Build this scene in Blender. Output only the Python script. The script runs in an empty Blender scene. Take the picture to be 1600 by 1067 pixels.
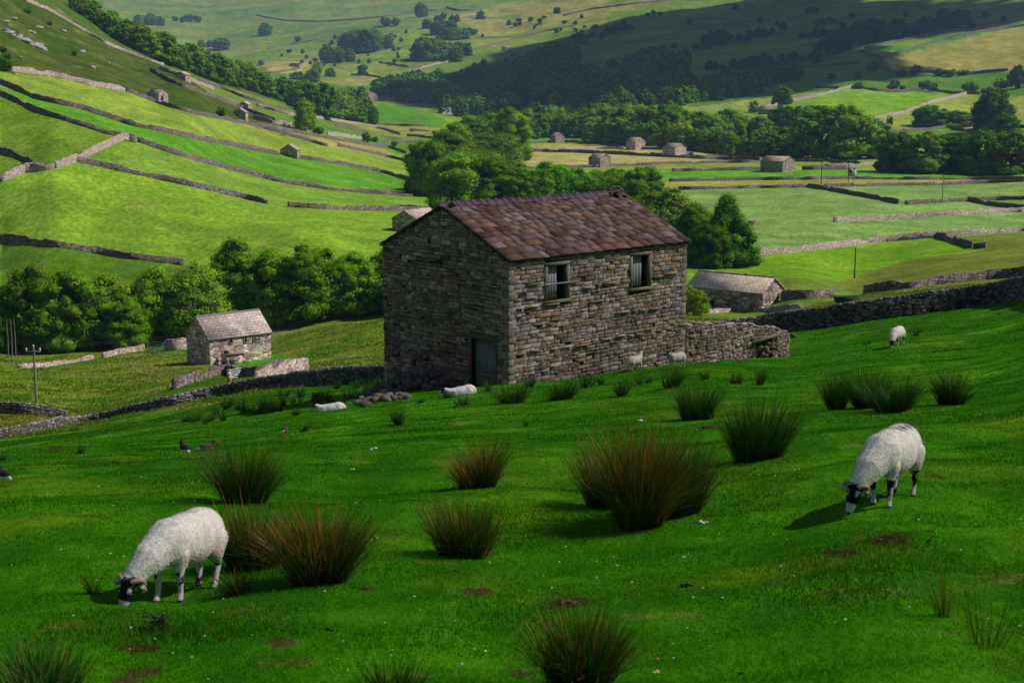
import bpy, bmesh, math, random
import numpy as np
from mathutils import Vector, Matrix, noise as mnoise
rng = np.random.default_rng(7)
random.seed(7)
SC = bpy.context.scene
COL = SC.collection
R = math.radians

# ------------------------------------------------------------------ camera
FPX = 2222.2
PITCH = R(10.05)
CP, SP = math.cos(PITCH), math.sin(PITCH)
cam_d = bpy.data.cameras.new('camera')
cam_d.lens = 50.0
cam_d.sensor_width = 36.0
cam_d.clip_start = 0.1
cam_d.clip_end = 20000
cam = bpy.data.objects.new('camera', cam_d)
COL.objects.link(cam)
cam.location = (0, 0, 0)
cam.rotation_euler = (R(90) - PITCH, 0, 0)
SC.camera = cam
cam_d.dof.use_dof = True
cam_d.dof.focus_distance = 45.0
cam_d.dof.aperture_fstop = 4.5

def ray(u, v):
    a = (np.asarray(u, float) - 800) / FPX
    b = (533.5 - np.asarray(v, float)) / FPX
    return np.stack([a, CP + SP * b, -SP + CP * b], -1)

# ------------------------------------------------------------------ noise
def _hash(ix, iy, seed):
    h = (ix.astype(np.int64) * 374761393 + iy.astype(np.int64) * 668265263 + seed * 1442695041) & 0x7fffffff
    h = ((h ^ (h >> 13)) * 1274126177) & 0x7fffffff
    h = (h ^ (h >> 16)) & 0xffff
    return h / 65535.0
def vnoise(x, y, seed=0):
    x = np.asarray(x, float); y = np.asarray(y, float)
    ix = np.floor(x); iy = np.floor(y)
    fx = x - ix; fy = y - iy
    fx = fx * fx * (3 - 2 * fx); fy = fy * fy * (3 - 2 * fy)
    a = _hash(ix, iy, seed); b = _hash(ix + 1, iy, seed)
    c = _hash(ix, iy + 1, seed); d = _hash(ix + 1, iy + 1, seed)
    return (a * (1 - fx) + b * fx) * (1 - fy) + (c * (1 - fx) + d * fx) * fy * 1.0 - 0.5
def fbm(x, y, seed=0, octs=4, gain=0.5):
    s = 0; amp = 1.0
    for o in range(octs):
        s = s + amp * vnoise(x * 2 ** o + 17.3 * o, y * 2 ** o - 9.1 * o, seed + o)
        amp *= gain
    return s
def sstep(a, b, x):
    t = np.clip((np.asarray(x) - a) / (b - a), 0, 1)
    return t * t * (3 - 2 * t)

# ------------------------------------------------------------------ terrain: surveyed spots (bearing, distance) -> height
SPOTS = """
800 1067 7.6;400 1067 7.8;0 1067 8.1;1200 1067 7.3;1600 1067 7.0
300 935 11.4;800 900 12.3;1385 783 13.55;1600 800 12.6;0 900 12.6
800 760 18.5;300 770 18.0;0 760 20;1150 715 21;1600 680 20
800 680 29;300 705 30;1450 625 31;1080 640 33;30 705 40;600 640 45;1100 590 48;1400 540 62;1600 520 58
795 600 58;598 614 64;1070 566 65.6;1235 557 71.4;900 592 61;700 607 60
1235 528 86;1350 513 84;1450 500 82;1600 473 80
598 600 88;450 612 92;300 640 94;150 668 95;0 683 96
110 645 130;57 632 128;300 600 140;450 575 150;590 560 150;0 620 135;130 600 160
360 570 183;425 553 195;295 565 190;485 570 150;100 560 205;0 560 200;250 540 215;450 525 215;590 500 215;0 545 225;100 535 228;300 512 232;590 488 240
1190 487 185;1110 490 182;1310 465 192;1225 470 190;1350 460 170;1600 437 160;1460 450 165;1500 425 215;1600 400 250;1250 440 230;1335 435 275;1180 440 250
1170 395 315;1256 392 318;1464 371 345;1600 360 360;1517 387 310;1560 375 320
290 414 300;150 393 305;0 374 318;425 319 375;300 291 365;130 253 365;205 216 405;85 262 350;0 280 342;50 257 360;0 235 378;0 148 440;200 195 445;0 128 455;100 145 465;0 110 480;300 178 520;200 142 530
440 285 460;520 297 465;640 307 480;350 262 445;450 247 560;350 225 520;600 270 600;540 258 590;650 285 560;512 229 650;400 197 640
247 159 560;282 126 640;335 152 680;380 187 700;383 172 760;430 190 720;455 180 850;560 225 800;632 239 850;562 207 980
0 47 570;70 78 600;0 0 660;100 30 740;200 83 770;262 105 800
320 135 860;400 160 900;450 173 950;500 184 1050;560 194 1100;590 194 1150
440 321 385;560 327 400;680 330 420;620 362 345;500 350 340
620 190 1180;600 160 1330;660 185 1200;577 158 1360;670 197 1150
937 262 669;1055 243 791;993 234 867;870 222 997;1215 268 637;800 263 665;830 236 860;1187 250 740;800 245 790
1270 280 565;1440 270 610;1600 270 600;1263 292 520;1600 283 540;1404 318 455;1511 314 465;1303 347 385;1497 335 410;1100 300 500;1100 340 400;1050 320 450
800 225 950;950 225 950;1150 235 900;1250 232 880;1300 250 740;1380 240 780;1450 235 830
1300 205 980;1385 200 1000;1485 200 1020;1550 200 1000;1600 200 960
1200 168 1250;1275 150 1300;1365 186 1100;1450 162 1200;1510 148 1300;1420 145 1350;1600 145 1250
1395 114 1500;1510 116 1480;1575 110 1450;1378 92 1580;1500 55 1800;1600 40 1850;1600 0 2200;1450 20 2300;1300 0 2700
1060 155 1350;1180 145 1400;1250 100 1800;1200 60 2300;1100 30 2800;1000 0 3300;950 150 1500;900 110 2100;905 140 1750;800 60 2900;850 20 3300;700 0 3800
800 170 1650;700 175 1600;700 145 1950;800 100 2300;650 108 2350;650 60 2900;600 26 3500;500 34 3600;590 120 2200;620 140 1950;500 150 1750
460 104 2300;410 103 2350;500 110 2350;550 80 2700;450 60 3300;400 24 3900;300 20 4100;450 0 4200;250 0 4400;330 60 3500
"""
# (bearing x/y, y, z) spots nobody sees from the field: behind the spurs and beyond the tops
HID = [(-.36, 1000, 105), (-.36, 1600, 120), (-.30, 1200, 60), (-.30, 2000, 55), (-.24, 1050, 26), (-.24, 1500, 12), (-.24, 2300, 20),
       (-.19, 1150, 6), (-.19, 1700, -3), (-.15, 1500, -14), (-.09, 1600, -22), (-.06, 1500, -24),
       (-.5, 300, -20), (-.5, 600, 55), (-.5, 100, -24), (-.5, 2000, 170), (-.5, 20, -6.4),
       (.5, 20, -3.8), (.5, 80, -6), (.5, 200, -12), (.5, 500, -15), (.5, 1000, 20), (.5, 2000, 200),
       (-.4, 5500, 330), (-.2, 5500, 400), (0, 5200, 440), (.2, 4500, 440), (.4, 3500, 420), (.5, 9000, 450), (-.5, 9000, 450), (0, 9000, 460), (0, 2.2, -2.05), (-.3, 2.2, -2.2), (.3, 2.2, -1.95), (0, 4.5, -2.5)]
pts = []
for ln in SPOTS.replace('\n', ';').split(';'):
    if not ln.strip(): continue
    u, v, y = map(float, ln.split())
    d = ray(u, v); t = y / d[1]
    pts.append((d[0] * t, y, d[2] * t))
for s, y, z in HID: pts.append((s * y, y, z))
pts = np.array(pts)
Paz = np.arctan2(pts[:, 0], pts[:, 1]); Prr = np.hypot(pts[:, 0], pts[:, 1])
Pg = (pts[:, 2] + 1.6) / Prr
KA = 7.0
PX = np.stack([Paz * KA, np.log(Prr)], 1)
def _tk(r2): return r2 * np.log(r2 + 1e-9) * 0.5
n = len(PX)
A_ = np.zeros((n + 3, n + 3))
A_[:n, :n] = _tk(((PX[:, None] - PX[None]) ** 2).sum(-1)) + np.diag(np.where(Prr > 240, 5e-3, 6e-4))
A_[:n, n] = 1; A_[:n, n + 1:] = PX; A_[n, :n] = 1; A_[n + 1:, :n] = PX.T
W_ = np.linalg.solve(A_, np.concatenate([Pg, [0, 0, 0]]))
def tps(az, r):
    q = np.stack([np.clip(az, -.52, .52) * KA, np.log(np.clip(r, 2.0, 9500))], -1).reshape(-1, 2)
    out = np.empty(len(q))
    for i in range(0, len(q), 40000):
        c = q[i:i + 40000]
        k = _tk(((c[:, None] - PX[None]) ** 2).sum(-1))
        out[i:i + 40000] = k @ W_[:n] + W_[n] + c @ W_[n + 1:]
    return out.reshape(np.shape(az)) * r - 1.6

# polar grid round the viewer's feet, fine where the valley opens
azs = np.concatenate([np.linspace(-math.pi, -.56, 44)[:-1], np.linspace(-.56, -.40, 30)[:-1],
                      np.linspace(-.40, .40, 560), np.linspace(.40, .56, 30)[1:], np.linspace(.56, math.pi, 44)[1:]])
rad = np.exp(np.linspace(math.log(1.5), math.log(9000), 800))
GA, GR = np.meshgrid(azs, rad, indexing='ij')
GX = GR * np.sin(GA); GY = GR * np.cos(GA)
coarse_a = np.linspace(-.52, .52, 180); coarse_r = np.linspace(math.log(2), math.log(9500), 330)
CA, CR = np.meshgrid(coarse_a, coarse_r, indexing='ij')
CH = (tps(CA, np.exp(CR)) + 1.6) / np.exp(CR)
def _bil(tab, fa, fr):
    i = np.clip(np.floor(fa).astype(int), 0, tab.shape[0] - 2); j = np.clip(np.floor(fr).astype(int), 0, tab.shape[1] - 2)
    a = np.clip(fa - i, 0, 1); b = np.clip(fr - j, 0, 1)
    return tab[i, j] * (1 - a) * (1 - b) + tab[i + 1, j] * a * (1 - b) + tab[i, j + 1] * (1 - a) * b + tab[i + 1, j + 1] * a * b
def base_h(az, r):
    rc = np.clip(r, 2.0, 9400)
    fa = (np.clip(az, -.52, .52) + .52) / 1.04 * 179; fr = (np.log(rc) - coarse_r[0]) / (coarse_r[-1] - coarse_r[0]) * 329
    z = _bil(CH, fa, fr) * r - 1.6
    back = -1.6 - .2 * r * np.cos(az) + .05 * r * np.sin(az)
    back = np.where(back > 150, 150 + (back - 150) * .1, back); back = np.maximum(back, -36)
    w = sstep(.56, 1.3, np.abs(az))
    near = sstep(3, 6, r)
    z0 = -1.6 - .2 * r * np.cos(az) + .03 * r * np.sin(az)
    return (z * (1 - w) + back * w) * near + z0 * (1 - near)
GZ = base_h(GA, GR)
def bumps(x, y, r):
    z = .050 * fbm(x / 1.1, y / .8, 3, 3) * (1 - sstep(60, 120, r)) * sstep(3, 8, r)
    z += .16 * fbm(x / 4.5, y / 2.8, 5, 3) * sstep(5, 10, r)
    z += .5 * fbm(x / 22, y / 22, 8, 3) * sstep(70, 200, r) * (1 + 1.5 * sstep(700, 1500, r))
    z += 9 * fbm(x / 160, y / 110, 11, 4) * sstep(1300, 2400, r)
    z += 2.2 * fbm(x / 60, y / 60, 13, 3) * sstep(.15, .28, -x / np.maximum(y, 1)) * sstep(560, 680, r) * (1 - sstep(1300, 1700, r))
    return z
GZ = GZ + bumps(GX, GY, GR)
LR = np.log(rad)
def height(x, y):
    x = np.asarray(x, float); y = np.asarray(y, float)
    az = np.arctan2(x, y); r = np.clip(np.hypot(x, y), 1.5, 8900)
    fa = np.interp(az, azs, np.arange(len(azs))); fr = (np.log(r) - LR[0]) / (LR[-1] - LR[0]) * (len(rad) - 1)
    return _bil(GZ, fa, fr)
MARCH = np.exp(np.linspace(math.log(5), math.log(8500), 1500))
def ground(u, v, ymin=0.0, ymax=1e9):
    """world point of the ground seen at a photo pixel"""
    d = ray(u, v); s = MARCH / d[1]
    x = d[0] * s; z = d[2] * s
    ok = (height(x, MARCH) >= z) & (MARCH > ymin) & (MARCH < ymax)
    k = np.argmax(ok) if ok.any() else len(MARCH) - 1
    if k == 0: return np.array([x[0], MARCH[0], z[0]])
    y0, y1 = MARCH[k - 1], MARCH[k]
    for _ in range(12):
        ym = (y0 + y1) / 2; t = ym / d[1]
        if height(d[0] * t, ym) >= d[2] * t: y1 = ym
        else: y0 = ym
    t = y1 / d[1]
    return np.array([d[0] * t, y1, float(height(d[0] * t, y1))])
def px_per_m(y): return FPX / y / CP

# ------------------------------------------------------------------ mesh + object helpers
def tag(o, label=None, cat=None, group=None, kind=None):
    if label: o['label'] = label
    if cat: o['category'] = cat
    if group: o['group'] = group
    if kind: o['kind'] = kind
    return o
def empty(name, loc=(0, 0, 0), rz=0.0):
    o = bpy.data.objects.new(name, None)
    COL.objects.link(o); o.location = loc; o.rotation_euler = (0, 0, rz)
    o.empty_display_size = .2
    return o
def npmesh(name, verts, faces, mats, col=None, fmat=None, smooth=False):
    """faces: (n,k) int array or a list of such arrays; col: (nverts,3) linear colour"""
    me = bpy.data.meshes.new(name)
    if not isinstance(faces, list): faces = [faces]
    faces = [np.asarray(f, np.int32) for f in faces if len(f)]
    verts = np.asarray(verts, np.float32)
    me.vertices.add(len(verts)); me.vertices.foreach_set('co', verts.ravel())
    idx = np.concatenate([f.ravel() for f in faces])
    tot = np.concatenate([np.full(len(f), f.shape[1], np.int32) for f in faces])
    st = np.concatenate([[0], np.cumsum(tot)[:-1]]).astype(np.int32)
    me.loops.add(len(idx)); me.loops.foreach_set('vertex_index', idx)
    me.polygons.add(len(tot)); me.polygons.foreach_set('loop_start', st); me.polygons.foreach_set('loop_total', tot)
    if smooth: me.polygons.foreach_set('use_smooth', np.ones(len(tot), bool))
    if fmat is not None: me.polygons.foreach_set('material_index', np.asarray(fmat, np.int32))
    me.update(calc_edges=True)
    if col is not None:
        at = me.color_attributes.new('col', 'FLOAT_COLOR', 'POINT')
        c = np.ones((len(verts), 4), np.float32); c[:, :3] = col
        at.data.foreach_set('color', c.ravel())
    for m in (mats if isinstance(mats, (list, tuple)) else [mats]): me.materials.append(m)
    return me
def link(name, me, parent=None, loc=None, rz=None):
    o = bpy.data.objects.new(name, me); COL.objects.link(o)
    if parent is not None: o.parent = parent
    if loc is not None: o.location = loc
    if rz is not None: o.rotation_euler = (0, 0, rz)
    return o
class MB:
    def __init__(s): s.v = []; s.f = {3: [], 4: []}; s.c = []; s.n = 0
    def add(s, v, f, c=(.5, .5, .5)):
        v = np.asarray(v, float); f = np.asarray(f, int)
        s.v.append(v); s.f[f.shape[1]].append(f + s.n)
        c = np.asarray(c, float)
        s.c.append(np.broadcast_to(c, (len(v), 3)) if c.ndim == 1 else c); s.n += len(v)
    def box(s, c, sz, ax=None, col=(.5, .5, .5)):
        q = np.array([[x, y, z] for z in (-.5, .5) for y in (-.5, .5) for x in (-.5, .5)]) * sz
        if ax is not None: q = q @ np.asarray(ax)
        s.add(q + np.asarray(c), [[0, 2, 3, 1], [4, 5, 7, 6], [0, 1, 5, 4], [2, 6, 7, 3], [0, 4, 6, 2], [1, 3, 7, 5]], col)
    def tube(s, p0, p1, r0, r1=None, k=8, col=(.5, .5, .5), cap=True):
        r1 = r0 if r1 is None else r1
        s.path([p0, p1], [r0, r1], k, col, cap)
    def path(s, P, rr, k=8, col=(.5, .5, .5), cap=True):
        P = np.asarray(P, float); m = len(P); rr = np.broadcast_to(np.asarray(rr, float), (m,))
        T = np.gradient(P, axis=0); T /= np.linalg.norm(T, axis=1)[:, None] + 1e-12
        ref = np.array([0, 0, 1.]) if abs(T[0, 2]) < .9 else np.array([1., 0, 0])
        V = []
        for i in range(m):
            a = np.cross(T[i], ref); a /= np.linalg.norm(a) + 1e-12; b = np.cross(T[i], a); ref = np.cross(a, T[i]) if False else ref
            th = np.arange(k) * 2 * math.pi / k
            V.append(P[i] + rr[i] * (np.cos(th)[:, None] * a + np.sin(th)[:, None] * b))
        V = np.concatenate(V); F = []
        for i in range(m - 1):
            for j in range(k): F.append([i * k + j, i * k + (j + 1) % k, (i + 1) * k + (j + 1) % k, (i + 1) * k + j])
        c = np.asarray(col, float)
        if c.ndim == 2: c = np.repeat(c, k, 0)
        s.add(V, F, c)
        if cap and k >= 3:
            for e in (0, m - 1):
                base = V[e * k:(e + 1) * k]; ce = c if c.ndim == 1 else c[e * k]
                s.add(np.vstack([base, P[e]]), [[j, (j + 1) % k, k] for j in range(k)], ce)
    def build(s, name, mat, parent=None, smooth=False, loc=None, rz=None, meshonly=False):
        V = np.concatenate(s.v); C = np.concatenate(s.c)
        F = [np.concatenate(s.f[k]) for k in (3, 4) if s.f[k]]
        me = npmesh(name, V, F, mat, C, smooth=smooth)
        return me if meshonly else link(name, me, parent, loc, rz)
def copy_tree(o, parent=None):
    c = o.copy(); COL.objects.link(c); c.parent = parent
    for ch in o.children: copy_tree(ch, c)
    return c
def poly_world(px, ymin=0, ymax=1e9, step=14):
    """photo polyline -> ground polyline, subdivided"""
    px = np.asarray(px, float); out = []
    for i in range(len(px) - 1):
        m = max(1, int(np.hypot(*(px[i + 1] - px[i])) / step))
        for k in range(m): out.append(px[i] + (px[i + 1] - px[i]) * k / m)
    out.append(px[-1])
    return np.array([ground(u, v, ymin, ymax) for u, v in out])
def in_poly(x, y, P):
    r = np.zeros(np.shape(x), bool); m = len(P); j = m - 1
    for i in range(m):
        xi, yi, xj, yj = P[i][0], P[i][1], P[j][0], P[j][1]
        c = ((yi > y) != (yj > y)) & (x < (xj - xi) * (y - yi) / (yj - yi + 1e-12) + xi)
        r ^= c; j = i
    return r

# ------------------------------------------------------------------ material helpers
def mat(name):
    m = bpy.data.materials.new(name); m.use_nodes = True
    nt = m.node_tree
    b = nt.nodes['Principled BSDF']; b.inputs['Roughness'].default_value = .9
    b.inputs['Specular IOR Level'].default_value = .2
    return m, nt, b
def N(nt, t, **kw):
    nd = nt.nodes.new(t)
    for k, v in kw.items():
        if hasattr(nd, k): setattr(nd, k, v)
        else: nd.inputs[k.replace('_', ' ')].default_value = v
    return nd
def L(nt, a, b): nt.links.new(a, b)
def ramp(nt, fac, stops):
    r = nt.nodes.new('ShaderNodeValToRGB'); L(nt, fac, r.inputs[0])
    e = r.color_ramp.elements
    while len(e) < len(stops): e.new(.5)
    for k, (p, c) in enumerate(stops):
        e[k].position = p; e[k].color = (*c, 1) if len(c) == 3 else c
    return r.outputs[0]
def mixc(nt, fac, a, b, mode='MIX'):
    m = nt.nodes.new('ShaderNodeMix'); m.data_type = 'RGBA'; m.blend_type = mode
    for i, s in ((0, fac), (6, a), (7, b)):
        if isinstance(s, bpy.types.NodeSocket): L(nt, s, m.inputs[i])
        elif i == 0: m.inputs[0].default_value = s
        else: m.inputs[i].default_value = (*s, 1)
    return m.outputs[2]
def math_(nt, op, a, b=0.0):
    m = nt.nodes.new('ShaderNodeMath'); m.operation = op
    for i, s in ((0, a), (1, b)):
        if isinstance(s, bpy.types.NodeSocket): L(nt, s, m.inputs[i])
        else: m.inputs[i].default_value = s
    return m.outputs[0]
def tnoise(nt, scale, vec=None, detail=4, rough=.6, out=0):
    t = N(nt, 'ShaderNodeTexNoise'); t.inputs['Scale'].default_value = scale
    t.inputs['Detail'].default_value = detail; t.inputs['Roughness'].default_value = rough
    if vec is not None: L(nt, vec, t.inputs['Vector'])
    return t.outputs[out]
def coords(nt, scale=None, which='Object'):
    c = nt.nodes.new('ShaderNodeTexCoord').outputs[which]
    if scale is not None:
        mp = nt.nodes.new('ShaderNodeMapping'); mp.inputs['Scale'].default_value = scale
        L(nt, c, mp.inputs[0]); c = mp.outputs[0]
    return c
def bump(nt, h, bsdf, strength=.5, dist=.05):
    b = nt.nodes.new('ShaderNodeBump'); b.inputs['Strength'].default_value = strength
    b.inputs['Distance'].default_value = dist
    L(nt, h, b.inputs['Height']); L(nt, b.outputs[0], bsdf.inputs['Normal'])
def colattr(nt):
    a = nt.nodes.new('ShaderNodeVertexColor'); a.layer_name = 'col'; return a.outputs[0]
def scale_col(c, f): return tuple(x * f for x in c)

# ------------------------------------------------------------------ light
SUN_DIR = Vector((.66, .05, .72)).normalized()
sun_d = bpy.data.lights.new('sun', 'SUN'); sun_d.energy = 4.7; sun_d.angle = R(.53); sun_d.color = (1, .95, .87)
sun = bpy.data.objects.new('sun', sun_d); COL.objects.link(sun)
sun.rotation_euler = SUN_DIR.to_track_quat('Z', 'Y').to_euler(); sun.location = (0, 0, 60)
wd = bpy.data.worlds.new('World'); SC.world = wd; wd.use_nodes = True
sky = wd.node_tree.nodes.new('ShaderNodeTexSky'); sky.sky_type = 'NISHITA'; sky.sun_disc = False
sky.sun_elevation = math.asin(SUN_DIR.z); sky.sun_rotation = math.atan2(SUN_DIR.x, SUN_DIR.y)
bg = wd.node_tree.nodes['Background']; bg.inputs[1].default_value = .055
wd.node_tree.links.new(sky.outputs[0], bg.inputs[0])
SC.view_settings.view_transform = 'Standard'; SC.view_settings.look = 'None'
SC.view_settings.exposure = 0.0; SC.view_settings.gamma = 1.0
SC.cycles.max_bounces = 6; SC.cycles.diffuse_bounces = 2; SC.cycles.transparent_max_bounces = 8
SC.cycles.glossy_bounces = 2; SC.cycles.transmission_bounces = 3; SC.cycles.volume_bounces = 0
SC.cycles.caustics_reflective = False; SC.cycles.caustics_refractive = False
# ------------------------------------------------------------------ ground colours, field by field
def gcol(u): return np.array(u, float)
TURF = (.046, .215, .0026)      # lush grazed turf
MEAD = (.150, .285, .016)      # bright pasture
PALE = (.16, .26, .05)       # cut meadow
HAY = (.30, .30, .075)        # straw-coloured mown field
OLIVE = (.065, .105, .014)      # rough hill grazing
FELL = (.12, .225, .02)        # far fell side
FELLY = (.25, .27, .045)      # yellowish dry fell
RIVER = (.03, .075, .010)
FIELDS = [  # (photo outline of the field's ground, colour, ymin)
 # left hill side
 ([(0, 0), (45, 0), (110, 35), (200, 83), (262, 105), (335, 150), (430, 190), (400, 200), (345, 186), (240, 161), (195, 143), (80, 119), (0, 113)], (.042, .078, .005), 450),
 ([(0, 113), (80, 119), (195, 143), (345, 186), (512, 230), (632, 252), (650, 285), (540, 258), (430, 240), (280, 212), (130, 172), (0, 130)], (.19, .29, .03), 400),
 ([(0, 130), (130, 172), (280, 212), (430, 240), (540, 258), (650, 285), (640, 307), (520, 297), (350, 262), (215, 222), (180, 212), (60, 175), (0, 148)], (.085, .25, .012), 380),
 ([(0, 148), (60, 175), (180, 212), (210, 218), (120, 252), (85, 262), (40, 268), (0, 285)], (.11, .20, .012), 300),
 ([(215, 222), (350, 262), (440, 285), (520, 297), (640, 307), (680, 330), (450, 322), (422, 318), (260, 282), (130, 253)], (.150, .28, .026), 300),
 ([(0, 285), (120, 252), (260, 282), (422, 319), (450, 322), (680, 330), (700, 420), (300, 418), (200, 404), (60, 380), (0, 372)], (.150, .285, .018), 250),
 ([(0, 372), (60, 380), (200, 404), (290, 414), (420, 420), (400, 500), (0, 520)], (.07, .165, .008), 250),
 # strips towards the dale head
 ([(345, 186), (430, 197), (600, 232), (632, 252), (512, 229)], (.26, .26, .06), 500),
 ([(262, 105), (335, 130), (400, 150), (500, 176), (660, 190), (690, 215), (660, 250), (632, 242), (560, 222), (430, 190), (335, 150)], (.12, .19, .03), 600),
 ([(400, 178), (500, 195), (640, 230), (632, 242), (560, 222)], (.07, .2, .015), 600),
 ([(520, 185), (600, 190), (690, 200), (690, 216), (600, 212)], (.22, .25, .045), 800),
 ([(560, 195), (590, 165), (620, 155), (700, 190), (690, 200), (590, 195)], (.07, .22, .012), 1000),
 ([(400, 96), (520, 96), (520, 112), (450, 116), (420, 112)], (.34, .30, .09), 1700),
 ([(440, 128), (520, 118), (600, 118), (600, 135), (470, 135)], (.30, .28, .08), 1500),
 # valley floor
 ([(690, 330), (690, 200), (1000, 215), (1400, 225), (1700, 215), (1700, 300), (1050, 310)], (.19, .30, .03), 400),
 ([(770, 245), (830, 237), (975, 242), (1100, 249), (1187, 252), (1050, 257), (930, 263), (780, 265)], (.34, .33, .10), 500),
 ([(800, 222), (980, 222), (1200, 240), (1187, 251), (1000, 243), (830, 236), (780, 236)], (.30, .31, .075), 600),
 ([(800, 215), (900, 213), (930, 222), (800, 226)], (.07, .26, .012), 700),
 ([(930, 262), (1187, 253), (1240, 256), (1260, 265), (1050, 268), (930, 270)], (.20, .30, .03), 500),
 ([(930, 270), (1200, 265), (1600, 270), (1700, 280), (1335, 280), (1050, 284)], (.085, .30, .012), 400),
 ([(1000, 284), (1273, 280), (1700, 281), (1700, 284), (1263, 293), (1000, 297)], (.28, .29, .05), 400),
 ([(1000, 297), (1263, 293), (1700, 284), (1700, 358), (1464, 371), (1256, 393), (1100, 403)], (.165, .29, .065), 250),
 ([(1100, 400), (1256, 393), (1464, 371), (1700, 358), (1700, 420), (1350, 450), (1000, 480), (1050, 410)], (.12, .27, .008), 195),
 ([(1460, 372), (1700, 358), (1700, 470), (1350, 462), (1310, 440), (1420, 405), (1540, 392)], (.13, .17, .020), 170),
 ([(1050, 430), (1240, 435), (1310, 440), (1350, 460), (1700, 430), (1700, 470), (1230, 500), (1050, 520)], (.12, .20, .02), 90),
 # right-hand dale side
 ([(1060, 165), (1200, 150), (1330, 136), (1237, 160), (1190, 172), (1100, 175)], (.22, .28, .06), 900),
 ([(1060, 162), (1200, 138), (1330, 120), (1330, 138), (1200, 152), (1080, 168)], (.07, .17, .015), 900),
 ([(1200, 170), (1330, 137), (1405, 143), (1450, 139), (1510, 148), (1412, 178), (1365, 187), (1220, 200)], (.16, .34, .012), 900),
 ([(1330, 137), (1300, 100), (1378, 92), (1395, 114), (1510, 116), (1620, 105), (1620, 150), (1510, 147), (1405, 143)], (.075, .20, .012), 900),
 ([(1378, 92), (1425, 76), (1500, 55), (1620, 36), (1620, 108), (1510, 116), (1395, 113)], (.30, .29, .06), 1200),
 ([(1365, 187), (1412, 178), (1510, 148), (1620, 150), (1620, 205), (1380, 205)], (.25, .31, .04), 850),
 ([(1380, 203), (1485, 200), (1620, 203), (1620, 225), (1380, 225)], (.08, .22, .015), 800),
 ([(1640, 30), (1500, 50), (1420, 68), (1342, 80), (1180, 108), (1150, 130), (1250, 140), (1330, 120), (1378, 92)], (.07, .23, .012), 1200),
 ([(700, 160), (775, 148), (780, 160), (720, 168)], (.07, .24, .01), 1500),
 # sunny fell in the middle distance
 ([(500, 140), (640, 95), (850, 60), (1000, 0), (700, 0), (560, 70), (470, 110)], (.17, .26, .02), 1800),
 ([(700, 20), (860, 0), (1040, 0), (900, 35), (760, 60)], (.30, .29, .06), 1800),
 # rough pasture below the near wall
 ([(-60, 560), (320, 500), (620, 480), (1110, 440), (1110, 540), (620, 605), (450, 600), (250, 625), (110, 648), (-60, 640)], (.11, .175, .010), 99),
 ([(-60, 630), (110, 648), (0, 700), (-60, 720)], (.14, .13, .012), 97),
 ([(365, 556), (425, 553), (470, 560), (450, 570), (400, 578), (358, 572)], (.06, .26, .008), 120),
]
gc = np.empty(GX.shape + (3,))
gc[:] = TURF
def soft(mask_val, c):
    global gc
    gc += (np.asarray(c) - gc) * mask_val[..., None]
vis = (np.abs(GA) < .46)
mid = sstep(98, 108, GR)
soft(sstep(100, 108, GR), OLIVE)
soft(sstep(240, 300, GR), MEAD)
soft(sstep(1300, 1500, GR), FELL)
soft(sstep(560, 620, GR) * (1 - sstep(1300, 1500, GR)) * (GX < -.15 * GY), (.055, .11, .012))
warp = fbm(GX / 14, GY / 14, 31, 3) * 2.0
for outline, c, ymin in FIELDS:
    P = poly_world(outline + [outline[0]], ymin, step=25)
    x0, x1 = P[:, 0].min() - 5, P[:, 0].max() + 5; y0, y1 = P[:, 1].min() - 5, P[:, 1].max() + 5
    sel = (GX > x0) & (GX < x1) & (GY > y0) & (GY < y1)
    k = np.zeros(GX.shape)
    k[sel] = in_poly(GX[sel], GY[sel], P)
    soft(k, c)
# bracken, dry grass and bare scars: their own colour patches
far = sstep(1400, 2000, GR)
n1 = fbm(GX / 130, GY / 60, 41, 5, .6)
soft(np.clip(sstep(.05, .45, n1), 0, 1) * far * .75, FELLY)
soft(np.clip(sstep(-.1, -.5, n1), 0, 1) * far * .6, (.05, .14, .010))
n2 = fbm(GX / 30, GY / 16, 43, 5, .6)
hill = sstep(430, 600, GR) * (GX < -.16 * GY) * (1 - sstep(1300, 1500, GR))
soft(np.clip(sstep(.05, .5, n2), 0, 1) * hill * .45, (.13, .10, .035))
n3 = fbm(GX / 9, GY / 5, 47, 4)
soft(np.clip(sstep(.15, .6, n3), 0, 1) * sstep(105, 120, GR) * (1 - sstep(230, 300, GR)) * .6, (.24, .20, .07))
soft(np.clip(sstep(-.15, -.6, n3), 0, 1) * sstep(105, 120, GR) * (1 - sstep(230, 300, GR)) * .6, (.045, .11, .01))
allf = fbm(GX / 12, GY / 7, 51, 4)
gc *= (1 + .42 * allf * sstep(200, 300, GR))[..., None]
al2 = fbm(GX / 5, GY / 9, 52, 4)
soft(np.clip(sstep(.18, .75, al2), 0, 1) * sstep(235, 290, GR) * .40, (.27, .26, .065))
soft(np.clip(sstep(-.2, -.8, al2), 0, 1) * sstep(235, 290, GR) * .35, (.06, .20, .010))
bel = fbm(GX / 6, GY / 3, 58, 3)
edge = sstep(74, 84, GR) * (1 - sstep(96, 102, GR)) * (GX < -5); soft(edge * np.clip(.6 + bel, 0, 1) * .8, (.014, .085, .002))
na = fbm(GX / 2.6, GY / 1.6, 53, 4)
nd_ = fbm(GX / 9, GY / 6, 54, 3)
soft(np.clip(sstep(.0, .5, nd_), 0, 1) * (1 - sstep(95, 104, GR)) * .6, (.095, .29, .007))
soft(np.clip(sstep(-.0, -.5, nd_), 0, 1) * (1 - sstep(95, 104, GR)) * .55, (.020, .145, .002))
nearw = 1 - sstep(95, 104, GR)
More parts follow.
